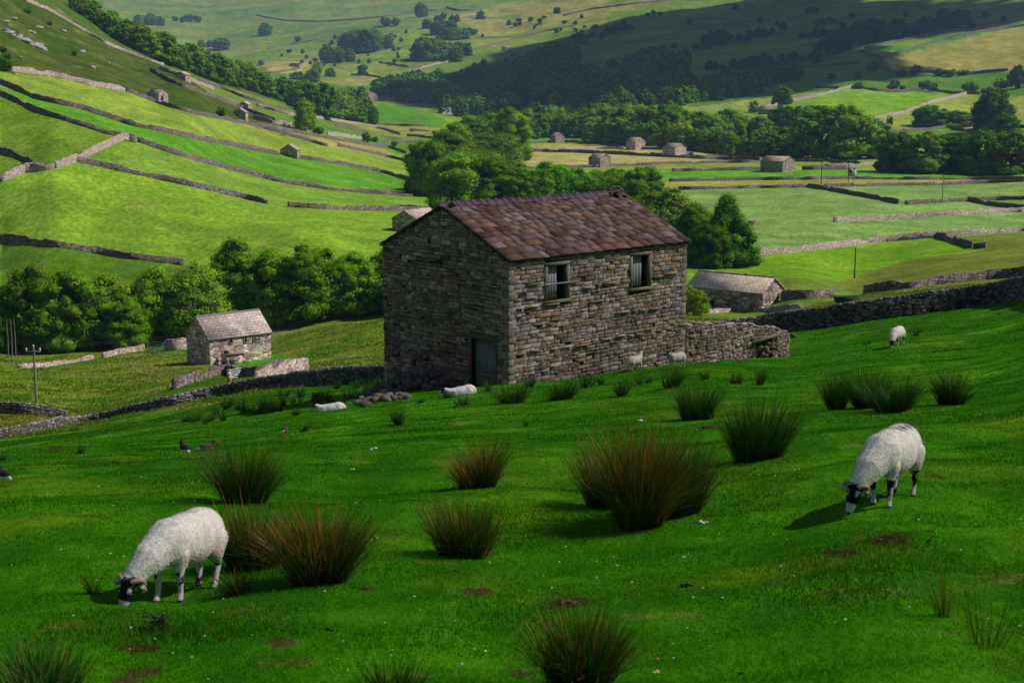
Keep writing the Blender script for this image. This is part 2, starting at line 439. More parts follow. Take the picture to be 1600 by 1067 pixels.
soft(np.clip(sstep(.1, .6, na), 0, 1) * nearw * .55, (.15, .30, .010))
soft(np.clip(sstep(-.1, -.6, na), 0, 1) * nearw * .5, (.014, .120, .002))
nb = fbm(GX / .7 + 30, GY / .5, 57, 3)
soft(np.clip(sstep(.42, .62, nb), 0, 1) * (1 - sstep(30, 50, GR)) * .5, (.20, .19, .04))
gr_ = (1 - sstep(16, 46, GR)) * 0
# bare worn patches on the near turf
for u, v, rx in [(570, 920, .13), (750, 924, .26), (885, 945, .35), (1385, 845, .40), (1320, 862, .25), (1105, 668, .35), (1110, 806, .16), (745, 862, .3), (1000, 640, .3), (90, 700, .6), (440, 1003, .2), (820, 1053, .16), (225, 1012, .2), (215, 1052, .25), (1460, 745, .2)]:
    g = ground(u, v)
    rx *= .62; d = np.hypot((GX - g[0]) / rx, (GY - g[1]) / (rx * 1.6)) + fbm(GX / .12, GY / .12, 61, 3) * 1.1
    soft((1 - sstep(.5, 1.2, d)) * .85, (.075, .055, .018))

m_ground, nt, b = mat('ground_grass')
geo = N(nt, 'ShaderNodeNewGeometry').outputs['Position']
va = colattr(nt)
def ngeo(scale, sx=1, sy=1, detail=5, rough=.65):
    mp = nt.nodes.new('ShaderNodeMapping'); mp.inputs['Scale'].default_value = (sx, sy, 1); L(nt, geo, mp.inputs[0])
    return tnoise(nt, scale, mp.outputs[0], detail, rough)
f1 = ngeo(7, detail=6, rough=.7)
f2 = ngeo(.9, 1, .6, 6, .7)
f3 = ngeo(.09, 1, .5, 8, .7)
k = math_(nt, 'ADD', math_(nt, 'ADD', math_(nt, 'MULTIPLY', f1, .55), math_(nt, 'MULTIPLY', f2, .7)), math_(nt, 'MULTIPLY', f3, .9))
kk = ramp(nt, math_(nt, 'MULTIPLY', k, .47), [(.30, (.38, .42, .38)), (.50, (1, 1, 1)), (.68, (1.8, 1.5, 1.35))])
c1 = mixc(nt, 1.0, va, kk, 'MULTIPLY')
f4 = ngeo(.33, 1, .7, 6, .75)
c1 = mixc(nt, 1.0, c1, ramp(nt, f2, [(.33, (.72, .78, .60)), (.5, (1, 1, 1)), (.66, (1.32, 1.18, 1.5))]), 'MULTIPLY')
c1 = mixc(nt, 1.0, c1, ramp(nt, f4, [(.33, (.78, .86, .7)), (.5, (1, 1, 1)), (.66, (1.28, 1.10, 1.35))]), 'MULTIPLY')
L(nt, c1, b.inputs['Base Color']); b.inputs['Roughness'].default_value = 1; b.inputs['Specular IOR Level'].default_value = 0.03
bump(nt, math_(nt, 'ADD', math_(nt, 'MULTIPLY', f2, 1.0), math_(nt, 'MULTIPLY', f1, .2)), b, .6, .35)

na_, nr_ = GX.shape
V = np.stack([GX, GY, GZ], -1).reshape(-1, 3)
i = np.arange(na_ - 1)[:, None]; j = np.arange(nr_ - 1)[None]
q = np.stack([i * nr_ + j, (i + 1) * nr_ + j, (i + 1) * nr_ + j + 1, i * nr_ + j + 1], -1).reshape(-1, 4)[:, ::-1]
V = np.vstack([V, [[0, 0, -1.6]]])
apex = len(V) - 1
tri = np.stack([np.arange(na_ - 1) * nr_, np.arange(1, na_) * nr_, np.full(na_ - 1, apex)], -1)
gcol_ = np.vstack([gc.reshape(-1, 3), [TURF]])
gme = npmesh('ground', V, [tri, q], m_ground, np.clip(gcol_, 0, 1), smooth=True)
gob = link('ground', gme); tag(gob, 'grassy dale with fields and fells', None, None, 'structure')
# ------------------------------------------------------------------ materials for plants
def leaf_mat(name, trans=.35):
    m, nt, b = mat(name)
    c = colattr(nt)
    oi = nt.nodes.new('ShaderNodeObjectInfo').outputs['Random']
    hs = nt.nodes.new('ShaderNodeHueSaturation'); L(nt, c, hs.inputs['Color'])
    mr = nt.nodes.new('ShaderNodeMapRange'); L(nt, oi, mr.inputs[0]); mr.inputs[3].default_value = .485; mr.inputs[4].default_value = .515
    L(nt, mr.outputs[0], hs.inputs['Hue'])
    mv = nt.nodes.new('ShaderNodeMapRange'); L(nt, math_(nt, 'FRACT', math_(nt, 'MULTIPLY', oi, 7.31)), mv.inputs[0]); mv.inputs[3].default_value = .72; mv.inputs[4].default_value = 1.25
    L(nt, mv.outputs[0], hs.inputs['Value'])
    L(nt, hs.outputs[0], b.inputs['Base Color']); b.inputs['Roughness'].default_value = .7; b.inputs['Specular IOR Level'].default_value = .03
    tr = nt.nodes.new('ShaderNodeBsdfTranslucent')
    tc = nt.nodes.new('ShaderNodeMix'); tc.data_type = 'RGBA'; tc.blend_type = 'MULTIPLY'; tc.inputs[0].default_value = 1
    L(nt, hs.outputs[0], tc.inputs[6]); tc.inputs[7].default_value = (1.25, 1.5, .6, 1); L(nt, tc.outputs[2], tr.inputs[0])
    mx = nt.nodes.new('ShaderNodeMixShader'); mx.inputs[0].default_value = trans
    L(nt, b.outputs[0], mx.inputs[1]); L(nt, tr.outputs[0], mx.inputs[2])
    L(nt, mx.outputs[0], nt.nodes['Material Output'].inputs[0])
    return m
m_leaf = leaf_mat('tree_leaves', .18)
m_bark, nt, b = mat('bark')
L(nt, mixc(nt, tnoise(nt, 9, coords(nt, (1, 1, .2))), (.10, .085, .07), (.24, .21, .18)), b.inputs['Base Color'])

# kind: (half width, crown bottom, clumps, clump radius, colour, shape)
TK = {
 'round':  (.47, .02, 84, .150, (0.113, 0.278, 0.0058), 'ell'),
 'broad':  (.55, .03, 96, .145, (0.143, 0.305, 0.0067), 'ell'),
 'pale':   (.50, .03, 100, .125, (0.187, 0.311, 0.0216), 'ell'),
 'tall':   (.38, .02, 74, .130, (0.150, 0.297, 0.0106), 'ell'),
 'cone':   (.46, .00, 90, .125, (0.083, 0.244, 0.0058), 'cone'),
 'dark':   (.52, .00, 80, .160, (0.072, 0.189, 0.0048), 'ell'),
 'bush':   (.70, -.06, 30, .220, (0.083, 0.203, 0.0067), 'ell'),
}
def _ico1():
    bm = bmesh.new(); bmesh.ops.create_icosphere(bm, subdivisions=2, radius=1); V = np.array([v.co[:] for v in bm.verts]); F = np.array([[v.index for v in f.verts] for f in bm.faces]); bm.free(); return V, F
ICO1 = _ico1()
def tree_arrays(kind, seed, nleaf, leaf):
    g = np.random.default_rng(seed)
    hw, cb, K, rc, base, shape = TK[kind]; K = int(K * 1.5); rc *= .84
    cz = (1 + cb) / 2; hz = (1 - cb) / 2
    d = g.normal(size=(K, 3)); d /= np.linalg.norm(d, axis=1)[:, None]
    rad_ = g.uniform(.35, .92, K) ** .7
    C = d * rad_[:, None]
    if shape == 'cone':
        zz = g.uniform(-1, 1, K); w = np.clip((1 - zz) / 1.6, .05, 1) ** .75
        a = g.uniform(0, 6.28, K); q = g.uniform(.3, 1, K) ** .5
        C = np.stack([np.cos(a) * w * q, np.sin(a) * w * q, zz * .93], 1)
    elif kind != 'bush':
        zz = g.uniform(-1, 1, K); w = np.where(zz > 0, np.sqrt(1 - zz ** 2 * .98), np.sqrt(1 - np.abs(zz) ** 5 * .5)) * np.where(kind == 'tall', 1, .97 + .0 * zz)
        a = g.uniform(0, 6.28, K); q = g.uniform(.25, 1, K) ** .5
        C = np.stack([np.cos(a) * w * q, np.sin(a) * w * q, zz], 1)
    if kind != 'bush':
        ks = K // 3; a = g.uniform(0, 6.28, ks); q = g.uniform(.15, .95, ks) ** .5
        C = np.vstack([C, np.stack([np.cos(a) * q * .92, np.sin(a) * q * .92, g.uniform(-1, -.72, ks)], 1)]); K = len(C)
    lop = 1 + .22 * np.sin(np.arctan2(C[:, 1], C[:, 0]) * g.integers(1, 4) + g.uniform(0, 6)) + g.normal(0, .06, K)
    C = C * np.array([hw, hw, hz * .93]) * lop[:, None] * .86
    C[:, 2] = np.clip(C[:, 2], -hz * .86, None) + cz
    cr = rc * g.uniform(.60, 1.35, K)
    cr = cr * np.where(C[:, 2] < cz * .8, 1.12, 1.0); tot = cr ** 2; per = g.choice(K, nleaf, p=tot / tot.sum())
    n = g.normal(size=(nleaf, 3)); n[:, 2] = np.where(g.random(nleaf) < .7, np.abs(n[:, 2]), n[:, 2]); n /= np.linalg.norm(n, axis=1)[:, None]
    rr = cr[per] * (.62 + .55 * g.random(nleaf) ** .7) * (1 + .10 * g.normal(size=nleaf))
    P = C[per] + n * rr[:, None] * np.array([1, 1, .8])
    P[:, 2] = np.maximum(P[:, 2], .015)
    nn = n + g.normal(0, .30, (nleaf, 3)) + np.array([0, 0, .15]); nn /= np.linalg.norm(nn, axis=1)[:, None]
    t = np.cross(nn, g.normal(size=(nleaf, 3))); t /= np.linalg.norm(t, axis=1)[:, None] + 1e-9
    bt = np.cross(nn, t)
    s = leaf * g.uniform(.6, 1.4, nleaf)[:, None]
    V = np.stack([P - t * s, P + bt * s * .62 - t * s * .1, P + t * s, P - bt * s * .62 + t * s * .1], 1).reshape(-1, 3)
    F = np.arange(nleaf * 4).reshape(-1, 4)
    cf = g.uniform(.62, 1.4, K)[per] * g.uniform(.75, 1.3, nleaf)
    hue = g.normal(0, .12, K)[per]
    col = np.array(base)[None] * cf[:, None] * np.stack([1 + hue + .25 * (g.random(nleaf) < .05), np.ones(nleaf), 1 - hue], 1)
    col = np.repeat(col, 4, 0)
    IV, IF = ICO1
    kf = .42 if kind == 'pale' else .66
    off = g.uniform(0, 50, (K, 1))
    cv = IV[None] * (1 + g.uniform(-.3, .3, (K, len(IV))))[:, :, None] * (cr * kf)[:, None, None] * np.array([1, 1, .82]) + C[:, None, :]
    cv[:, :, 2] = np.maximum(cv[:, :, 2], .01)
    cF = (IF[None] + (np.arange(K) * len(IV))[:, None, None]).reshape(-1, 3)
    ccol = np.repeat(np.array(base)[None] * g.uniform(.45, .8, (K, 1)), len(IV), 0)  # clump cores coloured darker to deepen the shadows inside the crown
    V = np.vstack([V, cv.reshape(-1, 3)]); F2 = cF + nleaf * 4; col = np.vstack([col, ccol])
    F = [F, F2]
    T = MB(); bend = g.normal(0, .02, 2)
    tw = .022 if kind != 'bush' else .012
    T.path([(0, 0, -.06), (bend[0], bend[1], cb + .08), (bend[0] * 2, bend[1] * 2, cz)], [tw * 1.5, tw, tw * .45], 7)
    for k in g.choice(K, min(K, 16), replace=False):
        z0 = g.uniform(cb * .6 + .05, cz * .8); e = C[k]
        m_ = np.array([bend[0], bend[1], z0]); md = (m_ + e) / 2 + np.array([0, 0, -.03])
        T.path([m_, md, e], [tw * .5, tw * .32, tw * .12], 5)
    return V, F, col, T
def tree_meshes(kind, seed, nleaf, leaf, joined):
    V, F, col, T = tree_arrays(kind, seed, nleaf, leaf)
    if not joined:
        return (npmesh('crown', V, F, m_leaf, col), T.build('trunk', m_bark, meshonly=True))
    tv = np.concatenate(T.v); nv = len(V)
    fs = list(F); fm = [np.zeros(len(f)) for f in F]
    for k in (3, 4):
        if T.f[k]:
            f = np.concatenate(T.f[k]) + nv; fs.append(f); fm.append(np.ones(len(f)))
    return npmesh('tree', np.vstack([V, tv]), fs, [m_leaf, m_bark], np.vstack([col, np.full((len(tv), 3), .1)]), fmat=np.concatenate(fm))
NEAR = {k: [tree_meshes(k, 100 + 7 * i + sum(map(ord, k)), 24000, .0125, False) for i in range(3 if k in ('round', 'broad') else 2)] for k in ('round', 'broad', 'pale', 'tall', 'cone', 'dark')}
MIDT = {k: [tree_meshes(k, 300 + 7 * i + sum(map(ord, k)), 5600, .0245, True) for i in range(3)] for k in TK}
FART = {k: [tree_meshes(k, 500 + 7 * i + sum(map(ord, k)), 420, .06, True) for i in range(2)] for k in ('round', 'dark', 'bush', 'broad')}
g5 = np.random.default_rng(55)
def near_tree(u, v, vtop, wpx, kind, label, group, ymin=0, name='broadleaf_tree', cat='tree'):
    p = ground(u, v, ymin)
    H = (v - vtop) / px_per_m(p[1]) * 1.03; Wm = wpx / px_per_m(p[1])
    hw = TK[kind][0]
    root = empty(name, (p[0], p[1], p[2] - .1), g5.uniform(0, 6.28))
    sx = Wm / (2 * hw) * 1.0
    root.scale = (sx, sx, H)
    crown, trunk = NEAR[kind][int(g5.integers(len(NEAR[kind])))]
    link('trunk', trunk, root); link('crown', crown, root)
    tag(root, label, cat, group)
    return root
def far_tree(p, H, Wm, kind, label, group, lod=MIDT, name='tree', cat='tree'):
    hw = TK[kind][0]
    o = link(name, lod[kind][int(g5.integers(len(lod[kind])))], None, (p[0], p[1], p[2] - .02 * H), g5.uniform(0, 6.28))
    sx = Wm / (2 * hw); o.scale = (sx, sx * g5.uniform(.9, 1.1), H)
    tag(o, label, cat, group)
    return o
ORD = ['first', 'second', 'third', 'fourth', 'fifth', 'sixth', 'seventh', 'eighth', 'ninth', 'tenth', 'eleventh', 'twelfth', 'thirteenth', 'fourteenth', 'fifteenth', 'sixteenth', 'seventeenth', 'eighteenth', 'nineteenth', 'twentieth']

# ---- the riverside wood on the left
RW = 'trees of the riverside wood behind the lit barn'
riv = [(8, 552, 470, 60, 'dark'), (52, 548, 416, 118, 'round'), (112, 545, 422, 105, 'broad'), (165, 540, 436, 100, 'tall'), (240, 533, 425, 84, 'tall'),
       (205, 542, 462, 76, 'round'), (305, 524, 412, 132, 'pale'), (362, 510, 380, 96, 'tall'), (385, 508, 405, 96, 'round'), (432, 506, 392, 112, 'broad'),
       (492, 500, 386, 112, 'round'), (545, 494, 396, 100, 'broad'), (586, 490, 402, 90, 'round'), (612, 486, 376, 70, 'pale'), (655, 484, 395, 100, 'round'), (268, 528, 455, 66, 'dark')]
names_r = ['low dark tree cut by the left frame edge, first of the riverside wood', 'big dense tree at the left end of the riverside wood', 'broad green tree second from left among the tall riverside trees',
 'slim tree behind the power pole side of the riverside wood', 'narrow upright dark tree just left of the pale riverside tree', 'shorter round tree between two taller trees left of the barn',
 'pale grey-green tree right behind the left end of the small lit barn', 'tallest riverside tree, its bare grey branch showing, above the small barn', 'dense tree directly behind the right end of the small lit barn roof',
 'broad tree just right of the small lit barn', 'bright round-topped tree midway between small barn and big barn', 'bushy green tree next but one left of the big barn', 'rounded tree beside the left edge of the big barn',
 'pale feathery treetop right against the left eave of the big barn', 'tree hidden behind the gable of the big barn', 'low dark tree tucked between the slim tree and the pale tree']
for (u, v, vt, w, k), lb in zip(riv, names_r):
    near_tree(u, v, vt, w * 1.08, k, lb, RW, 150)
# dead pale branch in the tall one
# ---- behind the big barn
BW = 'trees rising behind the big barn'
beh = [(750, 250, 182, 95, 'round', 'pale-green round tree at the top back of the clump behind the barn', 560), (800, 250, 175, 60, 'tall', 'tall tree at the right back of the clump behind the barn roof', 560),
       (710, 262, 196, 70, 'broad', 'broad tree at the upper left of the clump behind the barn', 500), (775, 268, 205, 80, 'pale', 'pale tree with a visible short trunk beside the field gap', 480),
       (668, 306, 222, 74, 'round', 'leftmost tree of the clump, over the hill walls', 420), (705, 300, 215, 84, 'tall', 'tree in the middle left of the clump behind the roof', 400), (745, 305, 228, 90, 'pale', 'yellow-green tree in the centre of the clump behind the roof', 400),
       (715, 330, 240, 108, 'round', 'darkest big tree standing right behind the roof peak', 380), (765, 330, 248, 100, 'round', 'full round tree behind the left third of the ridge', 380), (812, 330, 260, 84, 'round', 'small tree behind the middle of the ridge', 370),
       (848, 330, 258, 86, 'broad', 'low bright tree above the middle ridge tiles', 370), (888, 330, 262, 80, 'round', 'low dark tree above the right ridge tiles', 360), (965, 330, 266, 76, 'broad', 'green tree peeping over the right end of the roof', 370), (1002, 330, 262, 70, 'round', 'round dark tree just right of the ridge end', 380),
       (930, 330, 270, 76, 'broad', 'low treetop behind the right half of the ridge', 360), (1040, 395, 296, 120, 'pale', 'yellow-green feathery tree right of the ridge end', 260), (1085, 402, 322, 80, 'round', 'dark tree between the feathery tree and the pointed tree', 270),
       (1130, 416, 308, 100, 'cone', 'pointed dark green tree standing at the field edge right of the barn', 260), (1100, 418, 350, 70, 'dark', 'low dark tree at the foot of the pointed tree', 250)]
for u, v, vt, w, k, lb, ym in beh: near_tree(u, v, vt, w * 1.06, k, lb, BW, ym - 130 if ym > 300 else 200)
near_tree(1083, 492, 447, 50, 'pale', 'small pale hawthorn in blossom at the left end of the low barn', None, 100, 'hawthorn', 'tree')
# ---- singles
near_tree(478, 207, 156, 44, 'pale', 'lone rounded tree standing among the walled strips on the hillside', None, 600)
near_tree(345, 182, 166, 12, 'bush', 'small dark bush beside the pair of hillside barns', None, 500, 'shrub', 'bush') if False else None
SB = [(345, 183, 165, 15, 'small dark round bush beside the pair of hillside barns', 500), (497, 212, 194, 22, 'low dark bush at the foot of the lone hillside tree', 650),
      (573, 223, 208, 20, 'dark bush on the wall below the grassy mound', 700), (616, 229, 218, 12, 'little bush near the gap in the lowest strip', 700), (585, 222, 212, 14, 'pale little bush right of the dark wall bush', 700),
      (8, 112, 78, 28, 'leafy bush at the left edge above the pale wall', 400), (44, 22, 10, 12, 'thorn bush high on the left hillside', 500), (78, 40, 32, 9, 'second thorn bush high on the left hillside', 500), (117, 88, 76, 13, 'thorn bush in the brown hillside bracken', 500), (5, 82, 70, 12, 'thorn bush by the rocky scar at the left edge', 400)]
for u, v, vt, w, lb, ym in SB:
    p = ground(u, v, ym); far_tree(p, (v - vt) / px_per_m(p[1]), w / px_per_m(p[1]), 'bush', lb, None, name='shrub', cat='bush')
# ---- wood on the brow of the left hill
g = np.random.default_rng(9)
def along(P, t):
    P = np.asarray(P, float); d = np.concatenate([[0], np.cumsum(np.hypot(*np.diff(P, axis=0).T))]); t = t * d[-1]
    return np.interp(t, d, P[:, 0]), np.interp(t, d, P[:, 1])
brow = [(118, 20), (165, 52), (210, 80), (262, 103), (330, 128), (395, 145), (450, 162), (500, 178), (570, 192)]
for k in range(84):
    t = (k + g.uniform(0, .9)) / 84; u, v = along(brow, t)
    row = k % 3
    p = ground(u, v - 0 * row, 620)
    dd = p[:2] / np.hypot(*p[:2]); p2 = p[:2] + dd * (row * 14 + g.uniform(5, 12)) * (1 + t)
    pz = float(height(*p2))
    H = g.uniform(11, 17) * (1 if u > 180 else .95) * (.85 + .5 * t)
    far_tree((p2[0], p2[1], pz), H, H * g.uniform(.8, 1.1), ['round', 'broad', 'tall', 'pale', 'round'][int(g.integers(5))],
             'tree in the dense wood along the brow of the left hill', 'trees on the brow of the left hill')
for u, v, vt, w, k, lb in [(495, 183, 128, 60, 'dark', 'dark tree at the left of the group by the small mound barn'), (530, 186, 140, 55, 'pale', 'pale tree in the middle of the group by the small mound barn'), (556, 190, 156, 36, 'round', 'dark tree at the right of the group by the small mound barn'), (583, 194, 164, 20, 'round', 'small tree standing alone at the foot of the mound'), (470, 172, 126, 45, 'round', 'tree at the far left of the group by the small mound barn')]:
    p = ground(u, v, 900); far_tree(p, (v - vt) / px_per_m(p[1]), w / px_per_m(p[1]), k, lb, None)
# ---- long sunlit wood on the valley floor
def ppoly(px): return px
def scatter(poly, num, seed, mind=0):
    g = np.random.default_rng(seed); P = np.array(poly, float); out = []
    while len(out) < num:
        u = g.uniform(P[:, 0].min(), P[:, 0].max()); v = g.uniform(P[:, 1].min(), P[:, 1].max())
        if in_poly(np.array([u]), np.array([v]), P)[0]: out.append((u, v))
    return out
front = [(805, 226), (840, 214), (900, 216), (935, 225), (1010, 228), (1080, 236), (1150, 246), (1255, 246)]
for k in range(26):
    t = (k + g.uniform(.1, .9)) / 26; u, v = along(front, t); v += -1
    p = ground(u, v, 600); H = g.uniform(13, 18)
    if u > 1130: H *= .8
    far_tree(p, H, H * g.uniform(.95, 1.25), ['round', 'broad', 'pale', 'tall', 'broad'][int(g.integers(5))], 'tree in the front row of the long sunlit wood on the valley floor', 'trees of the long valley wood', name='tree')
for u, v in scatter([(800, 206), (950, 200), (1050, 212), (1180, 222), (1240, 235), (1100, 232), (1000, 222), (900, 212), (810, 218)], 44, 3):
    p = ground(u, v, 700); H = g.uniform(16, 25)
    if u > 1150: H *= .8
    far_tree(p, H, H * g.uniform(.9, 1.15), ['round', 'broad', 'pale', 'tall', 'round'][int(g.integers(5))], 'treetop farther back in the long sunlit wood on the valley floor', 'trees of the long valley wood')
# ---- trees on the right
rt = [(1283, 246, 170, 95, 'round', 'big rounded tree at the right end of the valley wood'), (1340, 248, 178, 88, 'broad', 'broad tree left of the dark right-hand wood'), (1232, 240, 200, 60, 'round', 'mid-sized tree left of the big rounded one'), (1318, 246, 165, 50, 'pale', 'pale treetop behind the broad right-hand trees'),
      (1398, 268, 208, 60, 'dark', 'first tree of the dark wood at the right frame edge'), (1440, 270, 206, 70, 'broad', 'second tree of the dark wood at the right, paler top'), (1490, 270, 212, 78, 'dark', 'third tree of the dark wood at the right'), (1535, 272, 208, 76, 'dark', 'fourth tree of the dark wood at the right'), (1580, 272, 207, 80, 'round', 'last tree of the dark wood, at the right frame edge'),
      (1550, 206, 138, 68, 'dark', 'very big dark tree standing alone above the right-hand wood'), (1572, 212, 180, 46, 'dark', 'smaller dark tree at the foot of the very big dark tree'), (1450, 198, 166, 50, 'round', 'round tree at the left of the hedge line below the hill fields'), (1490, 198, 174, 56, 'round', 'tree right of the round one in the hedge line'), (1520, 197, 178, 40, 'dark', 'low dark tree next to the very big dark tree'),
      (1223, 163, 136, 26, 'round', 'lone round tree on the slanting wall'), (1212, 164, 149, 14, 'round', 'small tree at the left foot of the lone round tree'), (1178, 176, 158, 16, 'pale', 'small pale tree behind the valley wood edge')]
for u, v, vt, w, k, lb in rt:
    p = ground(u, v, 500); far_tree(p, (v - vt) / px_per_m(p[1]) * 1.03, w / px_per_m(p[1]) * 1.1, k, lb, None)
for u, v in scatter([(1200, 200), (1290, 196), (1290, 204), (1200, 206)], 8, 8):
    p = ground(u, v, 700); H = g.uniform(13, 17); far_tree(p, H, H, 'dark', 'tree in the dark belt behind the big rounded tree', 'trees of the dark belt')
hb = [(1367, 110, 91, 19), (1341, 124, 110, 16), (1342, 139, 126, 18), (1358, 110, 98, 12), (1409, 120, 109, 16), (1430, 118, 103, 25), (1470, 119, 105, 24), (1485, 120, 106, 22), (1505, 118, 107, 18), (1396, 142, 126, 22), (1410, 142, 132, 12), (1445, 140, 123, 24), (1458, 142, 130, 16), (1514, 145, 125, 32), (1566, 138, 120, 26), (1590, 138, 104, 40), (1583, 130, 108, 24), (1300, 126, 112, 20), (1390, 196, 178, 10), (1278, 182, 172, 8)]
posn = ['at the corner where three hill walls meet', 'below the wall corner on the right-hand hill', 'on the end of the slanting pale wall', 'left of the wall-corner bush', 'on the curved wall under the straw-coloured field', 'big, on the curved wall under the straw-coloured field', 'in the bush row by the straw-coloured field', 'second in the bush row by the straw-coloured field', 'last in the bush row by the straw-coloured field', 'pale, above the long curving hill wall', 'small, beside the pale one above the curving wall', 'grey-green, above the middle of the curving wall', 'small, right of the grey-green one', 'wide dark, over the right part of the curving wall', 'beside the frame-edge bush on the right hill', 'biggest, at the right frame edge on the hill', 'behind the biggest frame-edge bush', 'in the shaded pasture of the right hill', 'by the tiny barn roof on the right', 'by the wall above the big rounded tree']
for (u, v, vt, w), ps in zip(hb, posn):
    p = ground(u, v, 800); far_tree(p, (v - vt) / px_per_m(p[1]), w / px_per_m(p[1]), 'bush', 'thorn bush ' + ps, None, name='shrub', cat='bush')
# ---- middle-distance groups on the sunny fell
grp = [((660, 26), 22, 20, 'round', 1), ((668, 45), 16, 16, 'round', 1), ((612, 42), 16, 28, 'bush', 2), ((560, 82), 34, 40, 'round', 5), ((598, 78), 24, 26, 'round', 2), ((520, 98), 26, 24, 'round', 3), ((540, 96), 24, 26, 'pale', 2),
       ((673, 95), 34, 30, 'round', 4), ((700, 94), 28, 40, 'pale', 3), ((722, 88), 22, 24, 'round', 2), ((690, 55), 22, 30, 'round', 3), ((712, 62), 18, 26, 'round', 3), ((735, 55), 12, 20, 'bush', 3), ((752, 30), 12, 12, 'round', 1), ((700, 36), 14, 40, 'bush', 4),
       ((566, 118), 18, 18, 'round', 1), ((516, 120), 16, 12, 'round', 1), ((494, 115), 18, 14, 'pale', 1), ((470, 126), 14, 26, 'round', 3), ((490, 128), 20, 14, 'round', 1), ((412, 58), 18, 18, 'round', 1), ((467, 66), 11, 9, 'bush', 1), ((345, 78), 16, 20, 'round', 3), ((322, 75), 12, 20, 'round', 2),
       ((235, 40), 16, 40, 'round', 5), ((290, 36), 12, 40, 'bush', 5), ((870, 20), 10, 12, 'round', 1), ((830, 34), 9, 12, 'bush', 1), ((845, 38), 10, 14, 'bush', 1), ((805, 42), 8, 10, 'bush', 1), ((930, 46), 8, 16, 'bush', 2), ((975, 46), 9, 26, 'bush', 3), ((1022, 24), 8, 30, 'bush', 3),
       ((905, 68), 16, 24, 'dark', 3), ((1078, 38), 11, 20, 'dark', 1), ((1150, 14), 9, 18, 'dark', 1), ((1270, 20), 12, 20, 'dark', 2), ((1285, 42), 14, 14, 'dark', 1), ((1490, 34), 18, 40, 'dark', 6), ((1120, 56), 8, 30, 'dark', 3)]
for (u, v), h, w, kd, nn in grp:
    for q in range(nn):
        uu = u + (q - (nn - 1) / 2) * w / max(nn, 1) + g.normal(0, 1.5); vv = v + g.normal(0, 1.2)
        p = ground(uu, vv, 1200); H = h / px_per_m(p[1]) * g.uniform(.8, 1.1)
        far_tree(p, H, H * g.uniform(.95, 1.3), kd, 'far tree in the small scattered groups on the dale side', 'scattered far trees on the dale sides', lod=MIDT if h > 15 else FART if kd in FART else MIDT)
# ---- the shaded far woods: merge into masses nobody could count
def mass(name, label, specs, seed, kinds=('dark', 'round')):
    g = np.random.default_rng(seed); VV = []; FF = []; FT = []; CC = []; n0 = 0
    protos = [tree_arrays(k, seed + i, 380, .062)[:3] for i in range(2) for k in kinds]
    for poly, num, hpx, ymin in specs:
        for u, v in scatter(poly, num, int(g.integers(1e6))):
            p = ground(u, v, ymin); H = hpx / px_per_m(p[1]) * g.uniform(.7, 1.25)
            V, F, c = protos[int(g.integers(len(protos)))]
            a = g.uniform(0, 6.28); ca, sa = math.cos(a), math.sin(a); w = H * g.uniform(.9, 1.25)
            X = np.stack([(V[:, 0] * ca - V[:, 1] * sa) * w, (V[:, 0] * sa + V[:, 1] * ca) * w, V[:, 2] * H], 1) + p
            VV.append(X); FF.append(F[0] + n0); FT.append(F[1] + n0); CC.append(c * g.uniform(.8, 1.25)); n0 += len(V)
    o = link(name, npmesh(name, np.vstack(VV), [np.vstack(FT), np.vstack(FF)], m_leaf, np.vstack(CC)))
    tag(o, label, 'wood', None, 'stuff')
mass('distant_wood', 'dense shaded woodland across the foot of the right-hand fell', [
    ([(690, 160), (760, 142), (830, 128), (900, 122), (1000, 130), (1120, 140), (1240, 126), (1180, 148), (1060, 166), (960, 172), (850, 172), (740, 182), (695, 182)], 330, 22, 1250),
    ([(740, 135), (780, 118), (850, 92), (900, 84), (905, 100), (880, 118), (800, 140)], 95, 22, 1500),
    ([(950, 118), (1000, 96), (1070, 92), (1075, 118), (1000, 124)], 55, 20, 1500), ([(560, 150), (640, 138), (700, 140), (700, 165), (620, 160), (640, 152)], 60, 20, 1300),
    ([(1075, 130), (1180, 118), (1240, 108), (1260, 118), (1150, 140)], 50, 15, 1300)], 91)
mass('hillside_scrub', 'dark scrub and trees in bands over the shaded fell', [
    ([(1260, 88), (1300, 66), (1340, 48), (1420, 44), (1500, 36), (1520, 46), (1420, 58), (1350, 70), (1280, 96)], 110, 14, 1500),
    ([(1100, 104), (1180, 96), (1260, 92), (1290, 100), (1200, 112), (1120, 116)], 45, 12, 1400),
    ([(1040, 78), (1100, 60), (1190, 52), (1230, 46), (1180, 66), (1080, 84)], 34, 10, 1600), ([(920, 60), (980, 40), (985, 46), (930, 66)], 16, 9, 1600),
    ([(1130, 60), (1600, 40), (1600, 20), (1200, 30)], 26, 8, 1600), ([(1230, 62), (1300, 48), (1360, 38), (1420, 36), (1300, 60)], 30, 9, 1600)], 92, ('dark', 'bush'))
mass('fell_scrub', 'thorn scrub dotted over the sunny far fell', [
    ([(430, 90), (560, 50), (700, 40), (780, 60), (700, 90), (600, 105), (500, 105)], 60, 6, 1500), ([(780, 40), (900, 20), (960, 40), (880, 60)], 16, 6, 1500),
    ([(600, 132), (720, 118), (800, 100), (830, 110), (760, 132), (640, 148)], 40, 14, 1400), ([(590, 135), (690, 120), (700, 138), (600, 150)], 40, 15, 1300)], 93, ('round', 'bush'))
